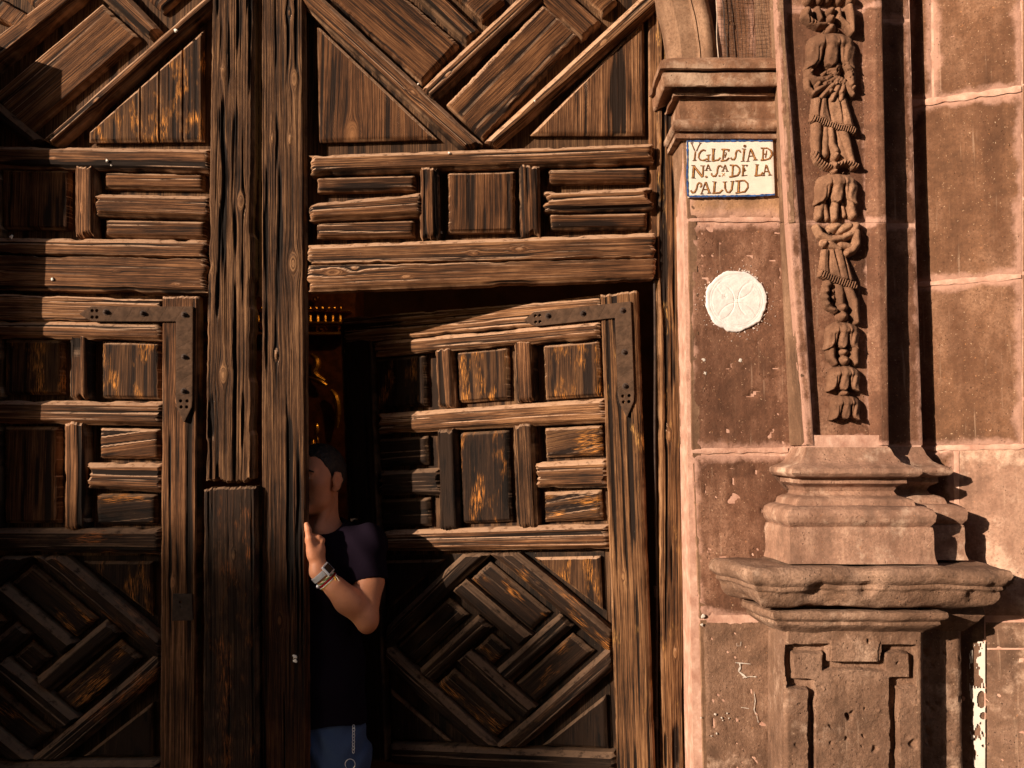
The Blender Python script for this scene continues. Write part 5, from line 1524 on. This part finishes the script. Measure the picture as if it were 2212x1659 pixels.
for i in range(nr - 1):
    for j in range(nth):
        k = (j + 1) % nth; Fd.append((i * nth + j, (i + 1) * nth + j, (i + 1) * nth + k, i * nth + k)) if i else Fd.append((0, nth + j, nth + k))
V0 = len(V); V = np.concatenate([V, V[-nth:] + [0, .006, 0]])
for j in range(nth):
    k = (j + 1) % nth; Fd.append(((nr - 1) * nth + j, V0 + j, V0 + k, (nr - 1) * nth + k))
build('disc', V, [q[::-1] for q in Fd], PLAST, DISC, sharp=1.2)
# splashes of plaster round it
def blob(cx, cz, r, y, seed, th=.0012, n=9):
    a = [2 * math.pi * i / n for i in range(n)]
    rg = random.Random(seed); rs = [r * rg.uniform(.45, 1.25) for _ in a]
    V = [(cx, y - th, cz)] + [(cx + q * math.cos(b) * .7, y - th * .8, cz + q * math.sin(b) * .7) for q, b in zip(rs, a)] + [(cx + q * math.cos(b), y + .001, cz + q * math.sin(b)) for q, b in zip(rs, a)]
    Fc = [(0, 1 + (i + 1) % n, 1 + i) for i in range(n)] + [(1 + i, 1 + (i + 1) % n, 1 + n + (i + 1) % n, 1 + n + i) for i in range(n)]
    return np.array(V), Fc
rg = random.Random(11); sp = []
for i in range(120):
    a = rg.uniform(0, 2 * math.pi); d = R0 * (1.0 + abs(rg.gauss(0, .10)))
    if rg.random() < .25: d *= rg.uniform(1, 1.25)
    sp.append(blob(c[0] + d * math.cos(a), c[2] + d * math.sin(a), rg.uniform(.0005, .0024) * (1.6 if d < R0 * 1.06 else .8), YPI - .0015, i))
v_, f_ = join(sp); o = build('plaster_splash', v_, f_, PLAST2, DISC, smooth=False); o['kind'] = 'stuff'

# ------------------------------------------------------------------ chalk mark and droppings
CH = thing('chalk_mark', tuple(P(1610, 1455, YPI)), 'white chalk scrawl on the lower part of the stone pier', 'graffiti')
def ptxz(u, v, y): p = P(u, v, y); return (p[0], p[2])
z8 = lambda x, y: ptxz(1382.4 + .375 * x, 1071.4 + .375 * y, YPI)
rb = [ribbon([z8(*q) for q in pts], w * .00026, YPI - .004 - .0001 * i, i, .7) for i, (pts, w) in enumerate([([(545, 958), (590, 962), (635, 966)], 8), ([(572, 962), (576, 985), (566, 1008), (590, 1028), (612, 1044)], 16),
      ([(590, 1046), (630, 1038), (668, 1040)], 8), ([(655, 1125), (662, 1180), (655, 1230), (672, 1270), (680, 1305)], 6), ([(580, 1215), (625, 1222)], 4), ([(556, 845), (556, 862), (578, 862), (580, 838)], 5)])]
for (v_, f_) in rb: build('stroke', v_, f_, LIME, CH, smooth=False)
SPK = thing('paint_flecks', tuple(P(1580, 1610, YPI)), 'scattered white paint flecks on the lower stone pier', 'paint flecks'); SPK['kind'] = 'stuff'
sp = []
for (x, y, r) in ((432, 1255, 14), (470, 1275, 10), (500, 1250, 9), (510, 1278, 7), (440, 1365, 14), (362, 690, 24), (355, 740, 18), (350, 1275, 8), (410, 1380, 8), (475, 1290, 6)):
    p = z8(x, y); sp.append(blob(p[0], p[1], r * .00026 * 1.2, YPI - .005, int(x)))
for (u, v, r) in ((1521, 778, 6), (1600, 779, 5), (1523, 806, 4)): p = ptxz(u, v, YPI); sp.append(blob(p[0], p[1], r / 694., YPI - .0015, u))
v_, f_ = join(sp); build('fleck', v_, f_, LIME, SPK, smooth=False)
for (u, v, r, y) in ((232, 347, 4.5, YF), (241, 358, 2, YF), (380, 66, 5, YF), (25, 512, 5, YF - .004), (114, 603, 5, YF), (637, 1418, 6.5, YPOST), (638, 1428, 5, YPOST), (904, 182, 2.5, YF), (1155, 219, 3, YF), (953, 502, 5, YB), (970, 331, 3.2, YF)):
    p = ptxz(u, v, y); pr_ = RL if u > 556 else LL
    v_, f_ = blob(p[0], p[1], r / 655. * .9, y - .002, u, .004); build('dropping_spot', v_, f_, WHITE, pr_, smooth=False)
# ------------------------------------------------------------------ inside: gilded altarpiece seen through the gap
GOLD = plain('old_gilding', (.85, .45, .10), .25, .6, .9, 60, .5, .35, 25)
GOLDD = plain('dull_gilding', (.10, .032, .010), .5, .5, .4, 60, .5, .5, 12)
ALT = thing('altarpiece', (-.9, 4.5, 0), 'gilded carved altarpiece glowing in the dark church interior', 'altarpiece')
YA = 4.6
def A_(u, v, y=YA): return P(u, v, y)
za = lambda v: A_(700, v)[2]
xL, xR = A_(560, 700)[0], A_(900, 700)[0]
box('altar_body', (xL - .6, YA + .05, 0), (A_(765, 690)[0], YA + .5, 3.6), GOLDD, ALT)
def gbox(name, v0, v1, out, mat): return box(name, (xL - .3, YA - out, za(v1)), (A_(760, 690)[0], YA + .06, za(v0)), mat, ALT, bevel=.008)
gbox('cornice', 672, 676, .10, GOLD); gbox('cornice', 698, 703, .12, GOLD); gbox('cornice', 704, 707, .09, GOLD); gbox('cornice', 720, 727, .12, GOLD)
dv, df = [], []
parts = []
for i in range(24):
    x = xL - .25 + i * .062
    if x > A_(752, 690)[0]: break
    vv, ff = tube([(x, YA - .03, za(697)), (x, YA - .03, za(679))], .014, 6); build('baluster', vv, ff, GOLD, ALT)
parts = []
for i in range(8):
    x = xL - .2 + i * .18
    if x > A_(752, 690)[0]: break
    pts = [(x + .05 * (1 - t / 14) * math.cos(t * .7), YA - .02, za(713.5) + .045 * (1 - t / 14) * math.sin(t * .7)) for t in range(13)]
    vv, ff = tube(pts, .010, 5); build('frieze_scroll', vv, ff, GOLD, ALT)
parts = []
for i in range(28):
    x = xL - .25 + i * .05
    if x > A_(752, 690)[0]: break
    vv, ff = tube([(x, YA - .12, za(668)), (x, YA - .12, za(671))], .011, 6); build('bead', vv, ff, GOLD, ALT)
spts = [A_(684 + 8 * (1 - t / 13) * math.cos(t * .6), 645 + 8 * (1 - t / 13) * math.sin(t * .6), YA - .02) for t in range(13)]
v_, f_ = tube(spts, .014, 6); build('scroll', v_, f_, GOLDD, ALT)
for pts, r in (([(672, 765), (684, 775), (686, 790), (678, 802), (684, 812), (702, 822)], .030), ([(668, 815), (690, 822), (706, 832)], .02),
               ([(715, 842), (726, 856), (731, 876), (731, 900), (729, 925)], .026), ([(684, 915), (686, 930), (682, 942)], .02), ([(676, 950), (674, 975), (671, 1000)], .035), ([(686, 945), (688, 965)], .012)):  # arcs of highlight in the altar, given shape as gold tubes
    pp_ = [A_(u, v, YA - .04) for (u, v) in pts]; fine = []
    for a, b in zip(pp_[:-1], pp_[1:]):
        for i in range(6): fine.append(a + (b - a) * i / 6)
    fine.append(pp_[-1]); fine = np.array(fine)
    for _ in range(4): fine[1:-1] = (fine[:-2] + fine[1:-1] * 2 + fine[2:]) / 4
    v_, f_ = tube(fine, r, 8, radii=[r * (.5 + .7 * math.sin(math.pi * (i + .5) / len(fine))) for i in range(len(fine))]); build('highlight_arc', v_, f_, GOLD, ALT)
# lit altar lamps hanging inside, off to the side of what the gap shows
LAMP = thing('altar_lamp', (-.15, 3.4, 3.3), 'small brass altar lamp lit inside the church, hidden behind the open wicket', 'lamp')
EM = bpy.data.materials.new('flame_glass'); EM.use_nodes = True
EM.node_tree.nodes['Principled BSDF'].inputs['Emission Color'].default_value = (1, .45, .12, 1); EM.node_tree.nodes['Principled BSDF'].inputs['Emission Strength'].default_value = 18
fs = Field().ball((-.15, 3.4, 3.3), (.035, .035, .055))
v_, f_ = field_mesh(fs, (-.22, 3.33, 3.2), (-.08, 3.47, 3.4), .01); build('lamp_glass', v_, f_, EM, LAMP, sharp=None)
v_, f_ = tube([(-.15, 3.4, 3.36), (-.15, 3.4, 5.0)], .006, 6); build('chain', v_, f_, IRONDARK, LAMP)
ld = bpy.data.lights.new('altar_lamp_light', 'POINT'); ld.energy = 15; ld.color = (1, .48, .14); ld.shadow_soft_size = .05
lo_ = bpy.data.objects.new('light', ld); lo_.location = (-.15 + .15, 3.25 - 3.4, 3.42 - 3.3); lo_.parent = LAMP; COL.objects.link(lo_); lo_.location = (0, -.15, .08)

# ------------------------------------------------------------------ the man
def skin_mat():
    m = M('tanned_skin', .52, .35); p = m.pos()
    n1 = m.noise(p, 9, 4, .6); n2 = m.noise(p, 60, 4, .6); n3 = m.noise(p, 420, 3, .6)
    c = m.ramp(n1, [(.3, (.47, .190, .100)), (.7, (.61, .27, .155))])
    c = m.mix(m.mapr(n2, .5, .75, 0, .25), c, (.30, .11, .06))
    m.color(c); m.b.inputs['Subsurface Weight'].default_value = .08; m.b.inputs['Subsurface Radius'].default_value = (.012, .004, .002)
    m.b.inputs['Subsurface Scale'].default_value = 1.0
    m.bump(m.math('ADD', n3, m.math('MULTIPLY', n2, 1.5)), .35, .0012); return m.m
def cloth_mat(name, col, sc=900, rough=.95, var=.3):
    m = M(name, rough, .04); p = m.pos(); n = m.noise(p, sc, 2, .5); n2 = m.noise(p, 12, 4, .6)
    m.color(m.mix(n, tuple(x * (1 - var) for x in col), tuple(x * (1 + var) for x in col)))
    m.bump(m.math('ADD', n, n2), .3, .002); return m.m
SKIN = skin_mat()
TEE = cloth_mat('dark_purple_cotton', (.0075, .0045, .0095))
DENIM = cloth_mat('blue_denim', (.050, .080, .165), 700, .85, .5)
HAIR = plain('short_dark_hair', (.012, .008, .007), .6, .4, 0, 350, 1.0, .5, 90)
SHOE = plain('brown_shoe', (.05, .025, .015), .5, .4)
MAN_Y = .085
MY = -.060
def Q(u, v, y): p = P(u, v, y); return p + np.array([0, MY, 0])
HC_ = Q(692, 1036, .120)
yaw = math.radians(30)
Rm = np.array([[math.cos(yaw), -math.sin(yaw), 0], [math.sin(yaw), math.cos(yaw), 0], [0, 0, 1]]).T   # columns set below
# head frame: ex = his left (viewer right), ey = backwards, ez = up ; facing -y turned towards viewer's left
ex = np.array([math.cos(yaw), -math.sin(yaw), 0]); fwd = np.array([-math.sin(yaw), -math.cos(yaw), 0]); ez = np.array([0, 0, 1.])
roll = math.radians(3)
ex, ez = ex * math.cos(roll) + ez * math.sin(roll), ez * math.cos(roll) - ex * math.sin(roll)
def Hd(a, f, z): return HC_ + ex * a + fwd * f + ez * z
HR = np.stack([ex, fwd, ez], 1)
man = thing('person', tuple(Q(700, 1690, MAN_Y) * [1, 1, 0]), 'man in a dark T-shirt and jeans peering out from behind the centre post', 'person')
F_ = Field()
# skull and face
F_.ball(Hd(0, -.018, .030), (.074, .092, .088), rot=HR)
F_.ball(Hd(0, .020, -.012), (.064, .066, .092), .03, HR)
F_.ball(Hd(0, .034, -.070), (.046, .046, .040), .03, HR)          # jaw
F_.ball(Hd(0, .066, -.092), (.022, .018, .018), .02, HR)          # chin
for sg in (-1, 1):
    F_.ball(Hd(.046 * sg, .042, -.018), (.024, .026, .024), .025, HR)   # cheekbone
    F_.ball(Hd(.045 * sg, .022, -.062), (.020, .032, .024), .03, HR)   # jowl
    F_.cone(Hd(.008 * sg, .086, .028), Hd(.046 * sg, .066, .028), .009, .007, .014)  # brow
    F_.ball(Hd(.031 * sg, .084, .010), (.0175, .015, .0100), .01, HR, '-')
    F_.ball(Hd(.031 * sg, .0705, .011), .0125, .004)
    F_.cone(Hd(.016 * sg, .083, .0165), Hd(.045 * sg, .072, .0145), .0036, .003, .006)      # upper lid
    F_.cone(Hd(.018 * sg, .080, .0030), Hd(.044 * sg, .071, .004), .003, .003, .006)      # lower lid
    F_.ball(Hd(.011 * sg, .094, -.030), (.009, .010, .008), .008, HR)    # nostril wing
    F_.cone(Hd(.016 * sg, .088, -.038), Hd(.030 * sg, .076, -.062), .0035, .003, .006, '-')
    F_.fn((lambda sg: (lambda p: np.maximum(np.linalg.norm((p - Hd(.0835 * sg, -.006, -.006)) @ HR / np.array([.0085, .0195, .0325]), axis=-1) - 1, 0 * p[..., 0] - 1) * .008))(sg), .006)
    F_.ball(Hd(.0925 * sg, .001, -.005), (.0065, .009, .018), .003, HR, '-')
    F_.ball(Hd(.077 * sg, .004, -.034), (.006, .008, .009), .005, HR)
    F_.cone(Hd(.090 * sg, -.016, .018), Hd(.092 * sg, -.023, -.004), .0032, .0032, .003); F_.cone(Hd(.086 * sg, .006, .022), Hd(.090 * sg, -.016, .020), .003, .0032, .003); F_.cone(Hd(.092 * sg, -.023, -.004), Hd(.086 * sg, -.008, -.030), .0032, .003, .003)
F_.cone(Hd(0, .088, .018), Hd(0, .104, -.024), .007, .010, .012)
F_.ball(Hd(0, .102, -.028), (.012, .010, .010), .008, HR)
F_.cone(Hd(-.020, .080, -.056), Hd(.020, .080, -.056), .007, .007, .010)
F_.cone(Hd(-.016, .079, -.066), Hd(.016, .079, -.066), .0075, .0075, .008)
F_.cone(Hd(-.022, .090, -.0605), Hd(.022, .090, -.0605), .002, .002, .003, '-')
# neck
NB = Q(704, 1160, .125)
F_.cone(Hd(-.004, -.038, -.050), NB, .047, .056, .018)
F_.cone(Hd(.040, -.012, -.070), Q(694, 1140, .06), .013, .011, .02)
# trunk
SH = Q(796, 1172, .105); SH2 = Q(596, 1172, .125)
CH_ = Q(697, 1260, .118)
F_.cone(SH, SH2, .050, .050, .05)
F_.ball(CH_, (.150, .088, .20), .06)
F_.ball(Q(700, 1450, .118), (.135, .086, .20), .06)
F_.ball(Q(702, 1590, .118), (.128, .080, .14), .04)
# visible arm
EL = Q(799, 1331, .030); WR_ = Q(697, 1229, -.008)
F_.cone(SH, Q(803, 1250, .065), .054, .047, .03)
F_.cone(Q(803, 1250, .065), EL, .047, .033, .02)
F_.ball(Q(799, 1345, .034), (.022, .026, .024), .02)
mid = Q(756, 1292, .008)
F_.cone(EL, mid, .035, .037, .02); F_.cone(mid, WR_, .036, .0265, .025)
F_.cone(Q(770, 1264, -.005), Q(806, 1296, .004), .004, .003, .012, '-')
F_.cone(Q(772, 1296, .01), Q(735, 1262, -.004), .034, .030, .02)
# hand: back of the hand towards the viewer, fingers closing round the far edge of the post
Pm = Q(692, 1190, -.004)
F_.cone(WR_, Pm, .0265, .026, .02)
F_.ball(Q(689, 1178, -.002), (.031, .018, .034), .016)
kn = [(703, 1163, -.004), (695, 1158, -.009), (686, 1158, -.012), (678, 1162, -.012)]
ftip = []
for i, (u, v, y) in enumerate(kn):
    K0 = Q(u, v, y); F_.ball(K0, .0105, .008)
    K1 = K0 + np.array([-.030 - .004 * (3 - i), .014, .012 - .007 * i]); K2 = K1 + np.array([-.020, -.004 + .006, -.004]); K3 = K2 + np.array([-.014, -.004, -.006])
    r = [.0095, .0098, .0094, .0085][3 - i]
    F_.cone(K0, K1, r + .001, r, .005); F_.cone(K1, K2, r, r - .001, .003); F_.cone(K2, K3, r - .001, r - .002, .003)
T0 = Q(684, 1196, -.018); T1 = Q(677, 1160, -.024); T2 = Q(674, 1140, -.022); T3 = Q(671, 1130, -.020)
F_.cone(T0, T1, .016, .0125, .014); F_.cone(T1, T2, .012, .0105, .004); F_.cone(T2, T3, .0105, .0085, .004)
# hidden arm hanging, with its hand
E2 = Q(575, 1330, .15); W2 = Q(580, 1500, .13)
F_.cone(SH2, E2, .052, .038, .03); F_.cone(E2, W2, .038, .026, .02)
F_.ball(W2 + [0, -.005, -.045], (.018, .034, .042), .02)
for i in range(4):
    a = W2 + np.array([0, -.030 + .019 * i, -.080]); b = a + np.array([.004, -.004, -.036 + .003 * abs(i - 1)]); F_.cone(a, b, .009, .0085, .004); F_.cone(b, b + np.array([.008, -.002, -.026]), .0085, .007, .003)
a = W2 + np.array([.010, -.034, -.030]); F_.cone(a, a + np.array([.012, -.014, -.036]), .011, .009, .008)
# legs
for sg in (-1, 1):
    hip = Q(702, 1610, .12) + [.075 * sg, 0, -.03]; knee = np.array([hip[0] + .005 * sg, .055, .46]); ank = np.array([hip[0] + .005 * sg, .075, .085])
    F_.cone(hip, knee, .072, .050, .05); F_.cone(knee, ank + [0, 0, .18], .050, .046, .03); F_.cone(ank + [0, 0, .18], ank, .048, .036, .02)
    F_.cone(ank + [0, .02, -.045], ank + [.01 * sg, -.13, -.055], .036, .030, .03)
v_, f_ = field_mesh(F_, (-1.02, -.22, .01), (-.35, .25, 1.80), .0034)
o = build('body', v_, f_, SKIN, man, sharp=None)
BODY = F_
# shirt: the body pushed out, cut at neck, sleeve and hem
def band(p, q): return p
def shirt(p):
    t = Field(); t.cone(SH, SH2, .060, .060, .05); t.ball(CH_, (.168, .100, .21), .06); t.ball(Q(700, 1450, .118), (.152, .098, .21), .07); t.ball(Q(702, 1580, .118), (.158, .100, .16), .06)
    t.cone(Q(706, 1150, .118), CH_ + [0, 0, .1], .070, .10, .05)
    t.cone(SH, Q(806, 1262, .062), .064, .062, .035); t.cone(SH2, Q(590, 1262, .14), .064, .062, .035)
    d = t(p)
    fold = .0055 * (np.sin(p[..., 2] * 38 + p[..., 0] * 55 + 3 * np.sin(p[..., 0] * 16)) * sstep(1.30, 1.05, p[..., 2]) + np.sin((p[..., 0] + p[..., 2] * .8) * 70) * .8 * sstep(1.05, 1.25, p[..., 2]))
    d = d + fold * .7 + .003 * (vn3(p[..., 0] * 25, p[..., 1] * 25, p[..., 2] * 25, 3) - .5)
    # neck hole
    nh = np.linalg.norm((p - Q(703, 1118, .085)) / np.array([.072, .085, .058]), axis=-1) - 1
    d = np.maximum(d, -nh * .06)
    # sleeve ends: plane across each upper arm
    for (e, s_) in ((Q(806, 1250, .062), SH), (Q(588, 1262, .14), SH2)):
        ax = (e - s_) / np.linalg.norm(e - s_)
        pl = (p - e) @ ax; near = np.abs(p[..., 0] - e[0]) - .085
        cut = np.maximum(pl, near)
        inside_arm = np.linalg.norm(p - e - pl[..., None] * ax, axis=-1) - .085
        cutd = np.maximum(pl, inside_arm)
        # keep the trunk: only cut outside the chest
        trunk = np.linalg.norm((p - Q(700, 1400, .118)) / np.array([.150, .12, .5]), axis=-1) - 1
        d = np.where((pl > 0) & (inside_arm < 0) & (trunk > 0), np.maximum(d, pl), d)
    d = np.maximum(d, (Q(700, 1567, .0)[2] + .006 * np.sin(p[..., 0] * 30)) - p[..., 2])
    return d
v_, f_ = field_mesh(shirt, (-1.04, -.14, .58), (-.33, .26, 1.50), .0036)
build('t_shirt', v_, f_, TEE, man, sharp=None)
def jeans(p):
    t = Field(); t.ball(Q(702, 1590, .118), (.150, .100, .17), .05)
    for sg in (-1, 1):
        hip = Q(702, 1610, .12) + [.072 * sg, 0, -.03]; knee = np.array([hip[0] + .005 * sg, .055, .46]); ank = np.array([hip[0] + .005 * sg, .075, .085])
        t.cone(hip, knee, .098, .072, .03); t.cone(knee, ank, .068, .062, .03)
    d = t(p) + .0035 * np.sin(p[..., 2] * 60 + 5 * np.sin(p[..., 0] * 20)) + .003 * (vn3(p[..., 0] * 25, p[..., 1] * 25, p[..., 2] * 25, 8) - .5)
    d = np.maximum(d, p[..., 2] - Q(700, 1545, .0)[2]); d = np.maximum(d, .075 - p[..., 2])
    return d
v_, f_ = field_mesh(jeans, (-.95, -.09, .06), (-.38, .24, .80), .005)
build('jeans', v_, f_, DENIM, man, sharp=None)
for sg in (-1, 1):
    hip = Q(702, 1610, .12) + [.075 * sg, 0, -.03]; ank = np.array([hip[0] + .005 * sg, .075, .085])
    S_ = Field().cone(ank + [0, .02, -.04], ank + [.01 * sg, -.14, -.05], .044, .036, .03); S_.cone(ank, ank + [0, 0, -.03], .046, .046, .03); S_.fn(lambda p: .005 - p[..., 2], 0, '&')
    v_, f_ = field_mesh(S_, ank + [-.08, -.22, -.10], ank + [.08, .12, .07], .007); build('shoe', v_, f_, SHOE, man, sharp=None)
# hair: close cropped, receding above the temple
def hair(p):
    q = (p - HC_) @ HR      # a, f, z
    a, f, z = q[..., 0], q[..., 1], q[..., 2]
    sk = np.linalg.norm((q - np.array([0, -.018, .030])) / np.array([.0795, .0985, .0950]), axis=-1)
    d = (sk - 1) * .085
    d = d + .0050 * (vn3(q[..., 0] * 160, q[..., 1] * 160, q[..., 2] * 90, 2) - .5) + .002 * (vn3(q[..., 0] * 420, q[..., 1] * 420, q[..., 2] * 300, 2) - .5)
    # front hairline: above the forehead, stepping back over the temple, down before the ear
    line = np.interp(f, [-.13, -.045, -.010, .005, .018, .030, .046, .075], [-.065, -.050, -.018, -.012, .030, .052, .078, .094])
    line = line + .008 * (vn2(a * 150, f * 150, 4) - .5) * 2
    cut = (line - z) * .8
    return np.maximum(d, cut)
v_, f_ = field_mesh(hair, HC_ - .16, HC_ + .17, .0030)
build('hair', v_, f_, HAIR, man, sharp=None)
EYEW = plain('eye_white', (.55, .48, .44), .2, .5); EYEB = plain('dark_iris', (.015, .008, .005), .15, .6)
for sg in (-1, 1):
    e = Hd(.031 * sg, .0715, .0105)
    v_, f_ = field_mesh(Field().ball(e, .0122), e - .018, e + .018, .0025); ey = build('eyeball', v_, f_, EYEW, man, sharp=None); subparent(ey)
    gz = fwd * math.cos(.15) + ex * -.1
    i_ = e + gz * .0085; v_, f_ = field_mesh(Field().ball(i_, .0056), i_ - .009, i_ + .009, .0015); build('iris', v_, f_, EYEB, ey, sharp=None)
    v_, f_ = tube([Hd(.012 * sg, .096, .028), Hd(.026 * sg, .0925, .034), Hd(.040 * sg, .083, .034), Hd(.052 * sg, .069, .027)], .0028, 6, radii=[.0025, .0045, .004, .0018]); build('eyebrow', v_, f_, HAIR, man)

# watch and bracelets on the wrist
ax = (EL - WR_); ax = mid - WR_; ax /= np.linalg.norm(ax)
STEEL = plain('polished_steel', (.66, .66, .70), .38, .6, .55, 200, .1, .08, 60)
SCREEN = plain('dark_watch_glass', (.010, .011, .014), .12, .6)
def ringpts(c, r, n=28, sq=1.0, tilt=0.):
    u = np.cross(ax, [0, 0, 1.]); u /= np.linalg.norm(u); w = np.cross(u, ax)
    return np.array([c + r * (math.cos(t) * u * 1.0 + math.sin(t) * w * sq) for t in np.linspace(0, 2 * math.pi, n, endpoint=False)])
WC = WR_ + ax * .012
WATCH = thing('wristwatch', tuple(WC), 'silver square wristwatch with a steel link bracelet on the raised wrist', 'wristwatch')
def obox(c, e1, e2, e3, a, b, d, bev=.0):
    V = [c + e1 * sx_ * a + e2 * sy_ * b + e3 * sz_ * d for sz_ in (-1, 1) for (sx_, sy_) in ((-1, -1), (1, -1), (1, 1), (-1, 1))]
    Fc = [(0, 3, 2, 1), (4, 5, 6, 7), (0, 1, 5, 4), (1, 2, 6, 5), (2, 3, 7, 6), (3, 0, 4, 7)]
    return np.array(V), Fc
# dial direction: up and right of the wrist, towards the viewer
pv = np.array([.62, -.55, .58]); pv -= ax * (pv @ ax); pv /= np.linalg.norm(pv); sv = np.cross(ax, pv)
RW = .0315
for i in range(22):
    t = math.radians(34 + i * (292 / 21)); dr_ = pv * math.cos(t) + sv * math.sin(t); tn = -pv * math.sin(t) + sv * math.cos(t)
    v_, f_ = obox(WC + dr_ * (RW + .0015), ax, tn, dr_, .0092 - .0000, .0040, .0017); o = build('link', v_, f_, STEEL, WATCH, smooth=False)
    md = o.modifiers.new('b', 'BEVEL'); md.width = .0008; md.segments = 1
v_, f_ = obox(WC + pv * (RW + .005), ax, sv, pv, .0180, .0170, .0050); o = build('case', v_, f_, STEEL, WATCH, smooth=False); md = o.modifiers.new('b', 'BEVEL'); md.width = .003; md.segments = 3
v_, f_ = obox(WC + pv * (RW + .0102), ax, sv, pv, .0135, .0135, .0010); o = build('dial', v_, f_, SCREEN, WATCH, smooth=False); md = o.modifiers.new('b', 'BEVEL'); md.width = .002; md.segments = 2
v_, f_ = obox(WC + pv * (RW + .005) + ax * .0195, ax, sv, pv, .0018, .0028, .0028); build('crown', v_, f_, STEEL, WATCH, smooth=False)
RED = cloth_mat('red_cord', (.30, .008, .015), 300); WCORD = plain('white_cord', (.72, .70, .66), .7, .3); YEL = plain('yellow_thread', (.80, .50, .02), .6, .3)
GRN = plain('green_cord', (.16, .22, .09), .8, .2); CREAM = plain('cream_cord', (.60, .55, .42), .8, .2)
c0 = WC + ax * .0205
BR1 = thing('bracelet', tuple(c0), 'green and cream braided cord bracelet next to the watch', 'bracelet', 'cord bracelets on the wrist')
for j, mt in enumerate((GRN, CREAM, GRN)):
    base = ringpts(c0, RW + .0008, 80); ph = np.arange(80) * 2 * math.pi * 9 / 80 + j * 2.09
    rad_ = (base - c0); rad_ /= np.linalg.norm(rad_, axis=1)[:, None]
    pts = base + ax * (.0028 * np.sin(ph))[:, None] + rad_ * (.0012 * np.cos(ph))[:, None]
    v_, f_ = tube(pts, .0015, 6, closed=True); build('strand', v_, f_, mt, BR1)
ch = c0 + (-pv * .2 + sv * 1.0) * .0; chp = c0 - pv * 0 + (np.array([-.7, -.6, -.5]) - ax * (np.array([-.7, -.6, -.5]) @ ax))
dd_ = (chp - c0) / np.linalg.norm(chp - c0)
v_, f_ = field_mesh(Field().ball(c0 + dd_ * .036, (.0065, .0045, .0065)), c0 + dd_ * .036 - .01, c0 + dd_ * .036 + .01, .0018); build('charm', v_, f_, STEEL, BR1, sharp=None)
BR2 = thing('bracelet', tuple(c0 + ax * .008), 'red cord bracelet between the braided one and the white one', 'bracelet', 'cord bracelets on the wrist')
v_, f_ = tube(ringpts(c0 + ax * .0075, RW + .001, 40), .0024, 8, closed=True); build('cord', v_, f_, RED, BR2)
BR3 = thing('bracelet', tuple(c0 + ax * .014), 'thin white cord bracelet nearest the elbow with cream tie ends', 'bracelet', 'cord bracelets on the wrist')
v_, f_ = tube(ringpts(c0 + ax * .0125, RW + .001, 40), .0017, 8, closed=True); build('cord', v_, f_, WCORD, BR3)
kp = c0 + ax * .013 + pv * (RW + .003)
def chainpts(k, offs): return np.array([k + np.array(o_) for o_ in offs])
v_, f_ = tube(chainpts(kp, [(0, 0, 0), (.004, -.004, .003), (.010, -.006, -.003), (.016, -.006, -.012)]), .0014, 6); build('tie_end', v_, f_, CREAM, BR3)
BR4 = thing('bracelet', tuple(c0 + ax * .016), 'yellow thread bracelet tied in a bow with two hanging ends', 'bracelet', 'cord bracelets on the wrist')
v_, f_ = tube(ringpts(c0 + ax * .0155, RW + .0008, 40), .0010, 6, closed=True); build('cord', v_, f_, YEL, BR4)
v_, f_ = tube(chainpts(kp, [(0, 0, .001), (-.006, -.004, -.004), (-.010, -.005, -.015), (-.012, -.004, -.030), (-.016, -.002, -.042)]), .0012, 6); build('tie_end', v_, f_, YEL, BR4)
v_, f_ = tube(chainpts(kp, [(0, 0, .001), (.003, -.005, -.004), (.006, -.006, -.014), (.003, -.004, -.024), (.001, -.003, -.030)]), .0012, 6); build('tie_end', v_, f_, YEL, BR4)
v_, f_ = field_mesh(Field().ball(kp, .0036), kp - .006, kp + .006, .0014); build('knot', v_, f_, YEL, BR4, sharp=None)

# key chain hanging at the hip
KY = -.044
KC = thing('key_chain', tuple(Q(763, 1566, KY)), 'silver key chain with a large ring hanging over the blue jeans', 'key chain')
rc = Q(763.4, 1637, KY)
v_, f_ = tube([rc + np.array([math.cos(t) * .0155, 0, math.sin(t) * .0160]) for t in np.linspace(0, 2 * math.pi, 40, endpoint=False)], .0011, 8, closed=True); build('ring', v_, f_, STEEL, KC)
zt, zb_ = Q(763, 1566, KY)[2], rc[2] + .0165
nl = 9; L_ = (zt - zb_) / nl
for i in range(nl):
    zc_ = zt - (i + .5) * L_; tw = .35 if i % 2 else -.35
    pts = [np.array([rc[0] + .0042 * math.cos(t) * math.cos(tw * 1.5), KY - .002 + .0042 * math.cos(t) * math.sin(tw * 1.5), zc_ + L_ * .66 * math.sin(t)]) for t in np.linspace(0, 2 * math.pi, 18, endpoint=False)]
    v_, f_ = tube(pts, .00095, 6, closed=True); build('chain_link', v_, f_, STEEL, KC)
